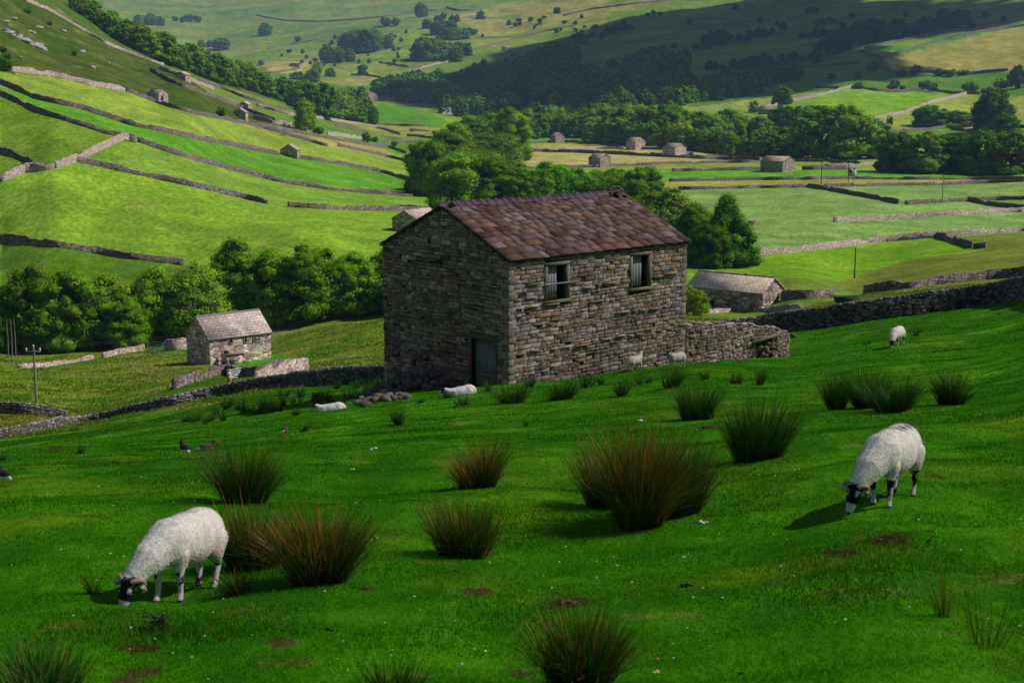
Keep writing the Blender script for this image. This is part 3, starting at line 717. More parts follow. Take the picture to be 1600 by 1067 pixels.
# ------------------------------------------------------------------ stone
def rubble_mat(name, tint=(1, 1, 1), sc=(2.4, 2.4, 5.5), pale=1.0):
    m, nt, b = mat(name)
    c = coords(nt, sc)
    wn = nt.nodes.new('ShaderNodeVectorMath'); wn.operation = 'MULTIPLY_ADD'
    L(nt, tnoise(nt, .8, c, 3, .5, 1), wn.inputs[0]); wn.inputs[1].default_value = (.35, .35, .35); L(nt, c, wn.inputs[2])
    v = nt.nodes.new('ShaderNodeTexVoronoi'); v.voronoi_dimensions = '3D'; L(nt, wn.outputs[0], v.inputs['Vector']); v.inputs['Scale'].default_value = 1
    e = nt.nodes.new('ShaderNodeTexVoronoi'); e.feature = 'DISTANCE_TO_EDGE'; L(nt, wn.outputs[0], e.inputs['Vector']); e.inputs['Scale'].default_value = 1
    sep = nt.nodes.new('ShaderNodeSeparateColor'); L(nt, v.outputs['Color'], sep.inputs[0])
    P = pale
    cc = ramp(nt, sep.outputs[0], [(0, (.09 * P, .058 * P, .05 * P)), (.3, (.15 * P, .125 * P, .11 * P)), (.55, (.22 * P, .20 * P, .20 * P)), (.75, (.24 * P, .17 * P, .11 * P)), (1, (.40 * P, .37 * P, .36 * P))])
    cc = mixc(nt, 1.0, cc, tint, 'MULTIPLY')
    j = ramp(nt, e.outputs['Distance'], [(.0, (.25, .22, .20)), (.06, (1, 1, 1))])
    cc = mixc(nt, 1.0, cc, j, 'MULTIPLY')
    L(nt, cc, b.inputs['Base Color'])
    bump(nt, ramp(nt, e.outputs['Distance'], [(0, (0, 0, 0)), (.15, (1, 1, 1))]), b, .8, .06)
    return m
m_rub = rubble_mat('rubble_stone', (1.04, .98, 1.0), (1.6, 1.6, 3.6), pale=1.7)
m_rubpale = rubble_mat('pale_rubble_stone', (1.05, .98, .98), (1.7, 1.7, 3.8), pale=2.6)
m_wallfar = rubble_mat('drystone', (1.0, .95, 1.0), (2.0, 2.0, 4.0), .78)  # stone colour darkened so the near faces of field walls look shaded
m_wallpale = rubble_mat('pale_drystone', (1.0, .95, .96), (3.0, 3.0, 6.0), 2.0)  # paler copy; for sun-facing walls the lit look is put into the colour
def stone_vcol(name, amount=.7, sc=6):
    m, nt, b = mat(name); c = colattr(nt)
    t = tnoise(nt, sc, coords(nt), 6, .7); t2 = tnoise(nt, sc * 5, coords(nt), 4, .7)
    k = ramp(nt, math_(nt, 'ADD', math_(nt, 'MULTIPLY', t, .6), math_(nt, 'MULTIPLY', t2, .4)), [(.32, (.38, .36, .34)), (.5, (1, 1, 1)), (.68, (1.75, 1.65, 1.55))])
    cc = mixc(nt, 1.0, c, k, 'MULTIPLY')
    lich = ramp(nt, tnoise(nt, 2.1, coords(nt), 7, .75), [(.56, (0, 0, 0)), (.66, (1, 1, 1))])
    cc = mixc(nt, math_(nt, 'MULTIPLY', lich, .35), cc, (.13, .105, .04))
    L(nt, cc, b.inputs['Base Color']); bump(nt, math_(nt, 'ADD', t2, t), b, amount, .03)
    return m
m_stone = stone_vcol('barn_stone')
m_slate = stone_vcol('stone_slate', .3, sc=4)
m_joint, nt, b = mat('wall_core'); b.inputs['Base Color'].default_value = (.035, .028, .022, 1)
def slate_far(name, a, c, rows=6.0):
    m, nt, b = mat(name)
    bt = nt.nodes.new('ShaderNodeTexBrick'); L(nt, coords(nt, None, 'UV'), bt.inputs['Vector'])
    bt.inputs['Scale'].default_value = 1; bt.inputs['Brick Width'].default_value = .7; bt.inputs['Row Height'].default_value = .42
    bt.inputs['Mortar Size'].default_value = .03; bt.inputs['Color1'].default_value = (*a, 1); bt.inputs['Color2'].default_value = (*c, 1)
    bt.inputs['Mortar'].default_value = (*scale_col(a, .4), 1); bt.offset = .37
    n = ramp(nt, tnoise(nt, .6, coords(nt), 6, .7), [(.3, (.6, .55, .55)), (.7, (1.35, 1.3, 1.3))])
    L(nt, mixc(nt, 1, bt.outputs[0], n, 'MULTIPLY'), b.inputs['Base Color'])
    bump(nt, bt.outputs['Fac'], b, -.5, .05)
    return m
m_roof1 = slate_far('grey_pink_slate', (.42, .33, .33), (.58, .49, .48))
m_roof2 = slate_far('brown_stone_slate', (.50, .37, .28), (.68, .55, .46))
m_roof4 = slate_far('tan_stone_slate', (.72, .58, .46), (.84, .72, .62))
m_roof3 = slate_far('mixed_slate', (.40, .31, .28), (.54, .45, .41))
m_red = slate_far('red_tin', (.34, .10, .09), (.42, .15, .13)); m_blue = slate_far('blue_tin', (.22, .30, .48), (.26, .36, .55))
m_dark, nt, b = mat('dark_opening'); b.inputs['Base Color'].default_value = (.012, .010, .010, 1)
def wood_mat(name, a, c, sc=(14, 14, 1.2)):
    m, nt, b = mat(name)
    L(nt, ramp(nt, tnoise(nt, 1.6, coords(nt, sc), 6, .7), [(.3, a), (.7, c)]), b.inputs['Base Color']); return m
m_oldwood = wood_mat('weathered_wood', (.16, .155, .165), (.40, .39, .42))
m_polewood = wood_mat('pole_wood', (.13, .11, .10), (.30, .27, .24))
m_dress = wood_mat('dressed_stone', (.17, .14, .11), (.33, .27, .21), (3, 3, 3))

def roof_uv(me, L_, S_):
    pass
def barn(name, label, u, v, u_l, u_r, t, ve, vr, ridge, wallm, roofm, ymin=0, opens=(), group=None, under=1.2, over=.18):
    """near corner base pixel (u,v); far edges of the left and right faces at u_l/u_r; t bearing of the right-hand wall;
    ridge 'L' runs along the left wall, 'R' along the right wall; ve eaves row, vr ridge row"""
    C = ground(u, v, ymin); th = R(t)
    e1 = np.array([math.sin(th), math.cos(th)]); e2 = np.array([-e1[1], e1[0]])
    def ln(uu, e):
        s = float(ray(uu, v)[0] / ray(uu, v)[1]); return (s * C[1] - C[0]) / (e[0] - s * e[1])
    a = ln(u_r, e1); b_ = ln(u_l, e2); pm = px_per_m(C[1])
    h = (v - ve) / pm; 
    mid = C[:2] + (e1 * a / 2 if ridge == 'L' else e2 * b_ / 2)
    zr = float(ray(800, vr)[2] / ray(800, vr)[1]) * mid[1]; rise = max(.8, zr - (C[2] + h))
    root = empty(name, (C[0], C[1], C[2])); tag(root, label, 'barn', group)
    if ridge == 'R': ax, ay, LL, WW = e1, e2, a, b_
    else: ax, ay, LL, WW = e2, e1, b_, a
    def P(s, w, z): return [ax[0] * s + ay[0] * w, ax[1] * s + ay[1] * w, z]
    rise = min(rise, WW * (.33 if u == 1191.5 else .45))
    W = MB(); z0 = -under
    v_ = [P(0, 0, z0), P(LL, 0, z0), P(LL, WW, z0), P(0, WW, z0), P(0, 0, h), P(LL, 0, h), P(LL, WW, h), P(0, WW, h), P(0, WW / 2, h + rise), P(LL, WW / 2, h + rise)]
    W.add(v_, [[0, 1, 5, 4], [3, 7, 6, 2]], (.3,) * 3); W.add(v_, [[0, 4, 7, 3], [1, 2, 6, 5]], (.3,) * 3); W.add(v_, [[4, 8, 7], [5, 6, 9]], (.3,) * 3)
    W.build('wall', wallm, root)
    RF = MB(); th_ = .14; sl = math.hypot(WW / 2, rise); o_ = over
    uvs = []
    for sgn in (0, 1):
        def Q(s, q, dz):   # q 0 at eaves (with overhang) .. 1 ridge
            w = (q * (WW / 2 + o_) - o_); w = w if sgn == 0 else WW - w
            return P(s, w, h + rise * ((q * (WW / 2 + o_) - o_) / (WW / 2)) + dz)
        q = [Q(-o_, 0, .02), Q(LL + o_, 0, .02), Q(LL + o_, 1, .02), Q(-o_, 1, .02), Q(-o_, 0, .02 + th_), Q(LL + o_, 0, .02 + th_), Q(LL + o_, 1, .02 + th_), Q(-o_, 1, .02 + th_)]
        RF.add(q, [[0, 3, 2, 1], [4, 5, 6, 7], [0, 1, 5, 4], [1, 2, 6, 5], [3, 0, 4, 7]], (.3,) * 3)
        uvs += [(0, 0), (LL, 0), (LL, sl), (0, sl)] * 2
    ro = RF.build('roof', roofm, root)
    uvl = ro.data.uv_layers.new(name='uv'); li = np.empty(len(ro.data.loops), np.int32); ro.data.loops.foreach_get('vertex_index', li)
    uvl.data.foreach_set('uv', np.array(uvs, np.float32)[li].ravel())
    RG = MB(); RG.path([P(-o_, WW / 2, h + rise + th_ + .02), P(LL + o_, WW / 2, h + rise + th_ + .02)], [.13, .13], 6, (.3,) * 3)
    RG.build('ridge', wallm if roofm is not m_roof1 else m_dress, ro)
    # openings given by photo rectangles on the left ('L') or right ('R') face
    for kind, face, ua, va, ub, vb in opens:
        e = e1 if face == 'R' else e2; nrm = np.array([e1[1], -e1[0]]) if face == 'R' else -e1
        def pl(uu, vv):
            d = ray(uu, vv); tt = (C[0] * nrm[0] + C[1] * nrm[1]) / (d[0] * nrm[0] + d[1] * nrm[1]); q = d * tt
            return float((q[:2] - C[:2]) @ e), float(q[2] - C[2])
        s0, z1 = pl(ua, va); s1, zz0 = pl(ub, vb)
        if s0 > s1: s0, s1 = s1, s0
        M = MB(); ax3 = np.array([[e[0], e[1], 0], [nrm[0], nrm[1], 0], [0, 0, 1]])
        cpos = e * (s0 + s1) / 2
        M.box((cpos[0] + nrm[0] * .0, cpos[1], (z1 + zz0) / 2), (s1 - s0, .06, z1 - zz0), ax3)
        o = M.build(kind, m_dark if kind != 'shutter' else m_oldwood, root)
        M = MB(); f = .16
        for cz, hh in ((z1 + f / 2, f), (zz0 - f / 2, f)):
            M.box((cpos[0] + nrm[0] * .02, cpos[1] + nrm[1] * .02, cz), (s1 - s0 + 2 * f, .12, hh), ax3)
        for ss in (s0 - f / 2, s1 + f / 2):
            q = e * ss; M.box((q[0] + nrm[0] * .02, q[1] + nrm[1] * .02, (z1 + zz0) / 2), (f, .12, z1 - zz0 - .004), ax3)
        M.build('frame', m_dress, o)
    return root
B2 = barn('stone_barn', 'small lit stone barn with pinkish roof in the rough meadow at left', 328.5, 570, 293, 424.5, 48.5, 529.5, 496.5, 'R', m_rubpale, m_roof1, 120,
     [('doorway', 'R', 349, 549, 356.5, 557), ('window', 'R', 358.5, 529.5, 362.5, 535.5), ('window', 'R', 382, 526.5, 385, 534), ('shutter', 'R', 396, 522, 404.5, 532)], under=2.5)
B3 = barn('stone_barn', 'low stone barn with brown slate roof just right of the big barn', 1191.5, 484, 1074, 1224, 38, 458.5, 435, 'L', m_rub, m_roof4, 100, [('doorway', 'L', 1108, 468, 1116, 478)], under=2.0)
GB = 'small field barns across the dale'
BL = [('grey-gabled stone barn at the foot of the left fields beside the big roof', 652, 366, 613, 690, 30, 343, 330, 'R', m_rub, m_roof1, 250, ()),
 ('grey barn showing its gable end in the middle of the left hillside walls', 464.5, 249, 438, 470, 22, 235, 226, 'R', m_rub, m_roof3, 400, ()),
 ('barn with pale roof high on the left hill below the bracken', 248.5, 160, 231, 263, 45, 146, 139.5, 'L', m_rubpale, m_roof2, 480, [('doorway', 'R', 252, 151, 255, 157)]),
 ('highest barn on the left hill, at the edge of the brow wood', 290, 127, 273, 298, 35, 118, 112.5, 'R', m_rubpale, m_roof3, 550, ()),
 ('front one of the pair of barns on the left hillside, pale gable', 384, 188.5, 365, 388, 25, 176, 169.5, 'R', m_rubpale, m_roof1, 550, ()),
 ('rear one of the pair of barns on the left hillside', 388, 174, 373, 394, 32, 164, 159.5, 'R', m_rubpale, m_roof2, 600, ()),
 ('barn on top of the round green mound in the centre distance', 577, 158, 564, 590.5, 45, 150, 144.5, 'L', m_rubpale, m_roof2, 1000, ()),
 ('leftmost and farthest of the valley floor barns, near the long wood', 868, 223.5, 859, 882, 45, 213.5, 207.5, 'L', m_rub, m_roof3, 700, ()),
 ('valley floor barn nearest the big barn roof, brown', 938, 262, 919.5, 954.5, 45, 248, 240.5, 'L', m_rub, m_roof2, 500, ()),
 ('pale-roofed valley floor barn between two power poles', 993, 234.5, 978, 1009, 45, 222, 215.5, 'L', m_rubpale, m_roof2, 600, ()),
 ('pinkish wide-roofed valley floor barn, right of the pale-roofed one', 1055, 243, 1035.5, 1072, 45, 231, 224.5, 'L', m_rubpale, m_roof1, 600, ()),
 ('long brown-roofed valley floor barn, rightmost of the valley barns', 1223, 269.5, 1187.5, 1242, 40, 253, 245, 'L', m_rub, m_roof2, 500, ()),
 ('tiny barn with pale roof below the slanting hill wall at right', 1388, 201, 1374, 1392, 50, 196.5, 192.5, 'L', m_rubpale, m_roof2, 800, ()),
 ('barn half hidden behind the right end of the valley wood', 1204, 178, 1184, 1212, 40, 172, 166.5, 'L', m_rub, m_roof2, 900, ()),
 ('tiny grey barn at the far end of the dale, left of the red farm', 412, 102, 403, 416, 45, 97, 94.5, 'L', m_rub, m_roof3, 1700, ()),
 ('tiny barn on the sunny fell above the dark wood', 789, 79, 784, 800, 55, 75, 72.5, 'R', m_rubpale, m_roof1, 1700, ())]
for lb, u, v, ul, ur, t, ve, vr, rd, wm, rm, ym, op in BL:
    barn('field_barn', lb, u, v, ul, ur, t, ve, vr, rd, wm, rm, ym, op, GB, under=3)
for lb, u, v, ul, ur, t, ve, vr, rd, rm, ym in [('distant farmhouse with red roof at the dale head', 468, 107.5, 451, 474, 45, 102.5, 98.5, 'L', m_red, 1700),
     ('distant cottage with blue roof beside the green mound', 692, 178, 685.5, 705, 50, 171, 166.5, 'R', m_blue, 1200),
     ('long distant house with red roof among the shaded trees', 898, 141, 890, 930, 70, 136, 132, 'R', m_red, 1300)]:
    o = barn('farmhouse', lb, u, v, ul, ur, t, ve, vr, rd, m_rubpale, rm, ym, (), None, under=4); o['category'] = 'house'

# ------------------------------------------------------------------ dry stone walls
def wall_far(px, label, H=1.35, ymin=0, ymax=1e9, m=None, world=None, name='drystone_wall', step=5, group='dry stone field walls'):
    P = poly_world(px, ymin, ymax, step) if world is None else world
    keep = [P[0]]
    for q in P[1:]:
        if np.hypot(*(q - keep[-1])[:2]) > 1.0 and (len(keep) < 2 or np.hypot(*(q - keep[-1])[:2]) < 260): keep.append(q)
    P = np.array(keep)
    if len(P) < 2: return
    d = np.concatenate([[0], np.cumsum(np.hypot(*np.diff(P[:, :2], axis=0).T))])
    stp = max(.7, P[:, 1].mean() * .0032); m_ = max(3, int(d[-1] / stp)); t = np.linspace(0, d[-1], m_)
    x = np.interp(t, d, P[:, 0]); y = np.interp(t, d, P[:, 1]); 
    z = height(x, y)
    ux = np.gradient(x); uy = np.gradient(y); l = np.hypot(ux, uy) + 1e-9; nx, ny = -uy / l, ux / l
    g = np.random.default_rng(int(abs(x.sum())) % 99991)
    hh = H * (1 + .10 * fbm(t / 2.5, t * 0, 5, 3) + .05 * g.normal(size=m_)) * (1 - .35 * (fbm(t / 14, t * 0 + 3, 9, 2) > .42))
    wb, wt = .33, .18
    V = np.stack([np.stack([x + nx * s, y + ny * s, zz], 1) for s, zz in ((-wb, z - .5), (-wt, z + hh), (wt, z + hh * (1 + .03 * g.normal(size=m_))), (wb, z - .5))], 1)
    V[:, 1:3, :2] += g.normal(0, .05, (m_, 2, 2))
    n_ = m_; V = V.reshape(-1, 3); k = np.arange(n_ - 1)[:, None] * 4
    F = np.concatenate([np.stack([k[:, 0] + j, k[:, 0] + j + 1, k[:, 0] + j + 5, k[:, 0] + j + 4], 1) for j in range(3)])
    F = np.vstack([F, [[0, 3, 2, 1], [4 * n_ - 4, 4 * n_ - 3, 4 * n_ - 2, 4 * n_ - 1]]])
    me = npmesh(name, V, F, m or m_wallfar, np.full((len(V), 3), .2))
    o = link(name, me); tag(o, label, 'wall', group); return o
Wp, Wf = m_wallpale, m_wallfar
WL = [
 ([(18, 112), (80, 119), (140, 134), (195, 143)], 'pale sunlit wall along the top of the left hill fields', 1.9, 400, Wp),
 ([(197, 143), (240, 160), (300, 178), (345, 186), (400, 198), (450, 212), (512, 230)], 'dark wall running down right below the high barn', 1.5, 450, Wf),
 ([(528, 229), (580, 240), (634, 253)], 'short dark wall past the gateway at the foot of the hill', 1.6, 500, Wf),
 ([(0, 131), (60, 156), (130, 172), (200, 195), (280, 213), (350, 226), (434, 243)], 'long dark wall second from the top, ending at the grey gable barn', 1.7, 400, Wf),
 ([(468, 248), (540, 259), (600, 271), (655, 287)], 'wall running right from the grey gable barn', 1.6, 400, Wf),
 ([(0, 148), (60, 176), (120, 195), (170, 211), (196, 216)], 'long dark wall from the left edge to the stone pillar junction', 1.5, 350, Wf),
 ([(215, 222), (270, 241), (350, 263), (440, 286), (520, 298), (645, 308)], 'long dark wall running right from the pillar junction', 1.5, 330, Wf),
 ([(3, 284), (20, 277), (40, 269), (85, 264)], 'pale wall with the broken end at the left edge', 2.0, 280, Wp),
 ([(87, 263), (120, 252), (160, 233), (190, 220), (205, 217)], 'pale wall climbing to the stone pillar junction', 1.9, 300, Wp),
 ([(-8, 236), (25, 246), (52, 258)], 'short dark wall dropping from the left frame edge', 1.6, 300, Wf),
 ([(120, 253), (180, 266), (260, 283), (330, 299), (423, 320)], 'dark wall across the middle of the big left field', 1.5, 300, Wf),
 ([(450, 323), (500, 327), (560, 329), (682, 331)], 'low dark wall right of the gap, ending near the trees', 1.4, 330, Wf),
 ([(-5, 373), (60, 381), (120, 391), (200, 404), (292, 415)], 'dark wall along the bottom of the big left field', 1.35, 260, Wf),
 ([(235, 111), (265, 128), (300, 141), (335, 153), (372, 168), (430, 190)], 'dark wall above the high barn, running down right', 1.7, 600, Wf),
 ([(250, 108), (285, 122), (335, 141)], 'pale double of the wall above the high barn', 1.7, 640, Wp),
 ([(310, 127), (345, 138), (375, 151), (402, 160), (450, 173)], 'wall at the foot of the brow wood', 1.7, 640, Wf),
 ([(40, 2), (75, 16), (110, 36), (165, 69), (200, 83), (256, 103)], 'pale wall on the skyline in front of the brow wood', 1.5, 600, Wp),
 ([(400, 166), (455, 181), (500, 186), (560, 195), (600, 203), (626, 211)], 'pale wall down the strips to the foot of the mound', 1.8, 700, Wp),
 ([(396, 186), (430, 194), (456, 199)], 'broad pale wall by the lone hillside tree', 2.4, 600, Wp),
 ([(400, 196), (462, 208), (562, 226), (607, 231), (634, 240)], 'wall below the lone hillside tree, curving right', 1.6, 600, Wf),
 ([(525, 197), (550, 202), (576, 208)], 'short wall in the green strip below the mound', 1.7, 800, Wf),
 ([(512, 211), (540, 215), (567, 218)], 'pale broken wall right of the lone hillside tree', 2.2, 700, Wp),
 ([(585, 221), (620, 223), (652, 224)], 'dark wall touching the trees below the mound', 1.8, 800, Wf),
 ([(636, 213), (655, 214), (678, 217)], 'short wall in the straw field under the mound', 1.8, 850, Wf),
 ([(640, 205), (655, 205), (671, 206)], 'second short wall in the straw field under the mound', 1.6, 850, Wf),
 ([(590, 195), (630, 197), (668, 198)], 'wall along the foot of the green mound', 1.6, 950, Wf),
 # valley floor
 ([(772, 240), (790, 239), (817, 239)], 'short dark wall at the right foot of the tree clump', 1.8, 560, Wf),
 ([(830, 237), (900, 239), (975, 242), (1100, 249), (1187, 251)], 'long dark wall behind the brown valley barn', 2.0, 640, Wf),
 ([(790, 265), (860, 264), (935, 262)], 'wall running left from the brown valley barn', 1.5, 500, Wf),
 ([(952, 261), (1050, 257), (1187, 254)], 'wall running right from the brown valley barn', 1.5, 600, Wf),
 ([(882, 223), (905, 223), (930, 224)], 'wall right of the farthest valley barn', 1.7, 700, Wf), ([(800, 223), (830, 224), (859, 223)], 'wall left of the farthest valley barn', 1.5, 700, Wf),
 ([(880, 235), (930, 233), (975, 233)], 'thin pale wall left of the pale-roofed valley barn', 1.4, 700, Wp),
 ([(1002, 234), (1020, 234), (1036, 235)], 'wall between the two pale valley barns', 1.6, 700, Wf), ([(1072, 243), (1078, 243), (1084, 244)], 'stub of wall right of the pinkish valley barn', 2.0, 600, Wp),
 ([(1242, 253), (1265, 253), (1288, 253)], 'wall right of the longest valley barn', 1.5, 600, Wf),
 ([(1050, 268), (1120, 267), (1205, 265)], 'wall running left from the longest valley barn', 1.5, 520, Wf),
 ([(1253, 266), (1325, 265)], 'dark wall stub left of the concrete pole box', 1.9, 520, Wf),
 ([(1288, 262), (1330, 261), (1366, 258)], 'pale wall behind the pole box', 1.8, 560, Wp),
 ([(1290, 251), (1311, 257), (1340, 257), (1374, 258)], 'dark bent wall before the dark right-hand wood', 1.7, 600, Wf),
 ([(1045, 284), (1150, 282), (1273, 281), (1335, 280), (1450, 281), (1605, 281)], 'very long straight wall across the right valley fields', 1.3, 440, Wf),
 ([(1060, 297), (1150, 295), (1263, 293)], 'wall along the top of the large pale meadow', 1.2, 400, Wf),
 ([(1287, 293), (1370, 291), (1462, 290), (1605, 284)], 'wall between straw strip and right pale meadow', 1.3, 420, Wf),
 ([(1263, 293), (1300, 299), (1342, 307), (1375, 313), (1404, 319)], 'dark wall cutting diagonally into the pale meadow', 1.55, 350, Wf),
 ([(1414, 320), (1460, 317), (1511, 315), (1560, 313), (1605, 312)], 'wall right of the diagonal wall, carrying the thin pole', 1.3, 380, Wf),
 ([(1511, 314), (1530, 318), (1548, 322), (1605, 328)], 'dark wall bending away at the right frame edge', 1.5, 350, Wf),
 ([(1303, 347), (1394, 343), (1497, 336), (1605, 331)], 'lighter wall inside the pale meadow at right', 1.4, 330, Wp),
 ([(1160, 402), (1256, 393), (1360, 380), (1462, 371), (1605, 361)], 'long light wall along the bottom of the pale meadow', 1.5, 250, Wp),
 ([(1464, 371), (1490, 379), (1518, 388)], 'dark wall stub dropping from the long light wall', 1.5, 250, Wf), ([(1521, 389), (1531, 388), (1541, 387)], 'tiny piece of wall past the gap in the stub', 1.2, 240, Wf),
 ([(1168, 352), (1174, 352), (1180, 351.5)], 'scrap of wall at the edge of the pointed tree', 1.3, 280, Wf),
 # right dale side
 ([(1190, 171), (1237, 160), (1275, 152), (1331, 137)], 'pale wall slanting up from the valley wood to the hill', 2.6, 900, Wp),
 ([(1275, 138), (1295, 138), (1312, 139)], 'short dark wall in the shaded pasture', 2.5, 1000, Wf),
 ([(1330, 138), (1350, 139), (1370, 143), (1405, 145), (1450, 140), (1487, 147), (1531, 148)], 'curving dark wall under the hill bushes', 2.6, 900, Wf),
 ([(1365, 187), (1412, 178), (1450, 163), (1480, 156), (1510, 148)], 'pale wall curving up from the hedge to the dark wall', 2.6, 850, Wp),
 ([(1378, 93), (1380, 107), (1395, 115), (1450, 114), (1510, 117), (1575, 111)], 'dark wall round the bottom of the straw-coloured hill field', 3.0, 1100, Wf),
 ([(1378, 92), (1425, 77), (1500, 56), (1605, 40)], 'wall along the top of the straw-coloured hill field', 3.0, 1200, Wf),
 ([(1342, 81), (1365, 88), (1377, 91)], 'short wall left of the straw-coloured hill field', 3.0, 1200, Wf), ([(1350, 77), (1380, 70), (1450, 56), (1550, 38)], 'higher parallel wall above the straw-coloured hill field', 2.6, 1200, Wf),
 ([(1385, 207), (1430, 205), (1485, 200)], 'wall behind the dark right-hand wood', 1.9, 700, Wf), ([(1485, 203), (1510, 206), (1548, 209)], 'dark wall below the very big dark tree', 2.6, 750, Wf), ([(1495, 200), (1530, 198), (1552, 197)], 'upper wall left of the very big dark tree', 2.2, 800, Wp), ([(1575, 199), (1605, 200)], 'wall right of the very big dark tree', 2.2, 800, Wf),
 # far fells
 ([(400, 25), (445, 33), (500, 35), (560, 31), (600, 27), (640, 20), (687, 16)], 'long thin wall across the far blue fell', 3.0, 2200, Wf), ([(697, 13), (715, 18), (755, 16)], 'short dark wall high on the far fell', 4.5, 2200, Wf),
 ([(880, 26), (915, 17), (950, 12), (1000, 6), (1062, 0)], 'dark wall rising to the top of the sunny fell', 4.0, 1800, Wf),
 ([(550, 93), (585, 84), (620, 76), (650, 72)], 'wall under the far tree groups', 3.0, 1700, Wf), ([(592, 99), (615, 102), (636, 106), (657, 106)], 'dark wall in the sunny far pasture', 3.5, 1600, Wf), ([(620, 122), (645, 118), (668, 115)], 'wall above the mound, left of the dark wood', 3.0, 1400, Wf),
 ([(548, 118), (570, 118), (596, 122)], 'wall above the green mound', 2.6, 1400, Wf), ([(650, 110), (680, 101), (722, 94)], 'pale wall or track rising through the far pasture', 2.6, 1500, Wp),
 ([(415, 116), (445, 112), (470, 108)], 'wall by the red-roofed farm', 2.6, 1700, Wf), ([(1240, 108), (1290, 104), (1340, 100)], 'wall across the shaded fell pasture', 2.5, 1200, Wf),
 ([(950, 118), (1010, 104), (1100, 78), (1180, 62)], 'faint wall rising across the shaded fell', 3.0, 1400, Wf), ([(1100, 145), (1160, 136), (1230, 128)], 'wall at the lower edge of the shaded fell', 2.6, 1100, Wf),
 ([(420, 78), (460, 70), (500, 62), (540, 50)], 'thin wall climbing the far left part of the sunny fell', 2.6, 1700, Wf), ([(560, 62), (620, 48), (680, 38), (740, 26)], 'thin wall slanting over the sunny fell', 2.6, 1700, Wf),
 ([(740, 78), (790, 66), (850, 50), (900, 40)], 'wall above the dark wood on the sunny fell', 2.6, 1700, Wf), ([(700, 70), (740, 62), (800, 58)], 'short far wall between tree groups', 2.6, 1700, Wf), ([(640, 132), (690, 124), (740, 112), (790, 100)], 'wall running into the top of the dark wood', 2.4, 1300, Wp),
 ([(470, 96), (520, 86), (560, 80)], 'wall left of the far tree groups', 2.6, 1800, Wf), ([(1250, 74), (1320, 58), (1400, 44)], 'faint wall high on the shaded fell', 2.6, 1500, Wf), ([(980, 70), (1040, 56), (1120, 40), (1200, 30)], 'long faint wall crossing the top of the shaded fell', 2.6, 1600, Wf),
 # nearer ones
 ([(1222, 468), (1265, 467), (1313, 465)], 'short dark wall running right from the low barn', 1.25, 150, Wf),
 ([(1351, 459), (1400, 453), (1462, 445), (1530, 438), (1610, 430)], 'upper dark wall of the pair above the right pasture', 1.2, 140, Wf),
 ([(1105, 489), (1180, 486), (1256, 482)], 'pale tumbled wall in front of the low barn', .55, 120, Wp),
 ([(30, 575), (75, 573), (110, 567), (150, 560)], 'ruined pale wall, lower left piece in the rough meadow', .6, 150, Wp), ([(162, 559), (190, 552), (230, 546)], 'ruined pale wall leading up to the green gate', .8, 150, Wp),
 ([(259, 547), (275, 548), (294, 545)], 'pinkish wall between the green gate and the lit barn', 1.7, 150, Wp),
 ([(355, 584), (375, 590), (410, 587), (437, 575)], 'dark curved yard wall below the lit barn', 1.1, 110, Wf), ([(400, 606), (425, 592), (450, 584), (485, 577)], 'pale yard wall end right of the lit barn', 1.35, 100, Wp),
 ([(272, 608), (300, 598), (330, 590), (358, 582)], 'dark wall leading to the little yard gate', 1.1, 100, Wf),
]
for px, lb, H, ym, mm in WL: wall_far(px, lb, H, ym, 1e9, mm)
# ------------------------------------------------------------------ big barn
PALF = np.array([(.275, .250, .265), (.215, .185, .180), (.150, .125, .115), (.320, .295, .310), (.235, .185, .135), (.255, .150, .080), (.115, .095, .090), (.215, .195, .145), (.390, .360, .375), (.240, .225, .250), (.290, .265, .270)])
PALF = (PALF * .75 + PALF.mean(0) * .25) * np.array([1.22, 1.07, .99]); PALG = PALF[:9] * np.array([1.18, .95, .92])
PALW = np.array([(.24, .22, .23), (.17, .155, .155), (.12, .105, .10), (.30, .28, .29), (.20, .155, .11), (.09, .08, .075)]) * .8
def stone_block(B, fn, s0, s1, z0, z1, d, col, g, gap=.007, dep=.06, inset=.02):
    """a roughly squared stone on a wall surface fn(s, z, depth)"""
    w = s1 - s0; h = z1 - z0
    if w < .03 or h < .02: return
    ins = min(inset, .22 * min(w, h))
    j = lambda a: g.uniform(-a, a, 4)
    S = np.array([s0 + gap, s1 - gap, s1 - gap, s0 + gap]); Z = np.array([z0 + gap, z0 + gap, z1 - gap, z1 - gap])
    jm = .09 * min(w, h)
    S = S + j(jm) ; Z = Z + j(jm * .8)
    S2 = S + np.array([1, -1, -1, 1]) * ins; Z2 = Z + np.array([1, 1, -1, -1]) * ins
    V = np.vstack([fn(S, Z, np.full(4, -dep)), fn(S, Z, np.full(4, d - ins * .8)), fn(S2, Z2, d + j(.012))])
    q = []
    for a in (0, 4):
        for k in range(4): q.append([a + k, a + (k + 1) % 4, a + 4 + (k + 1) % 4, a + 4 + k])
    q.append([8, 9, 10, 11])
    B.add(V, q, col)
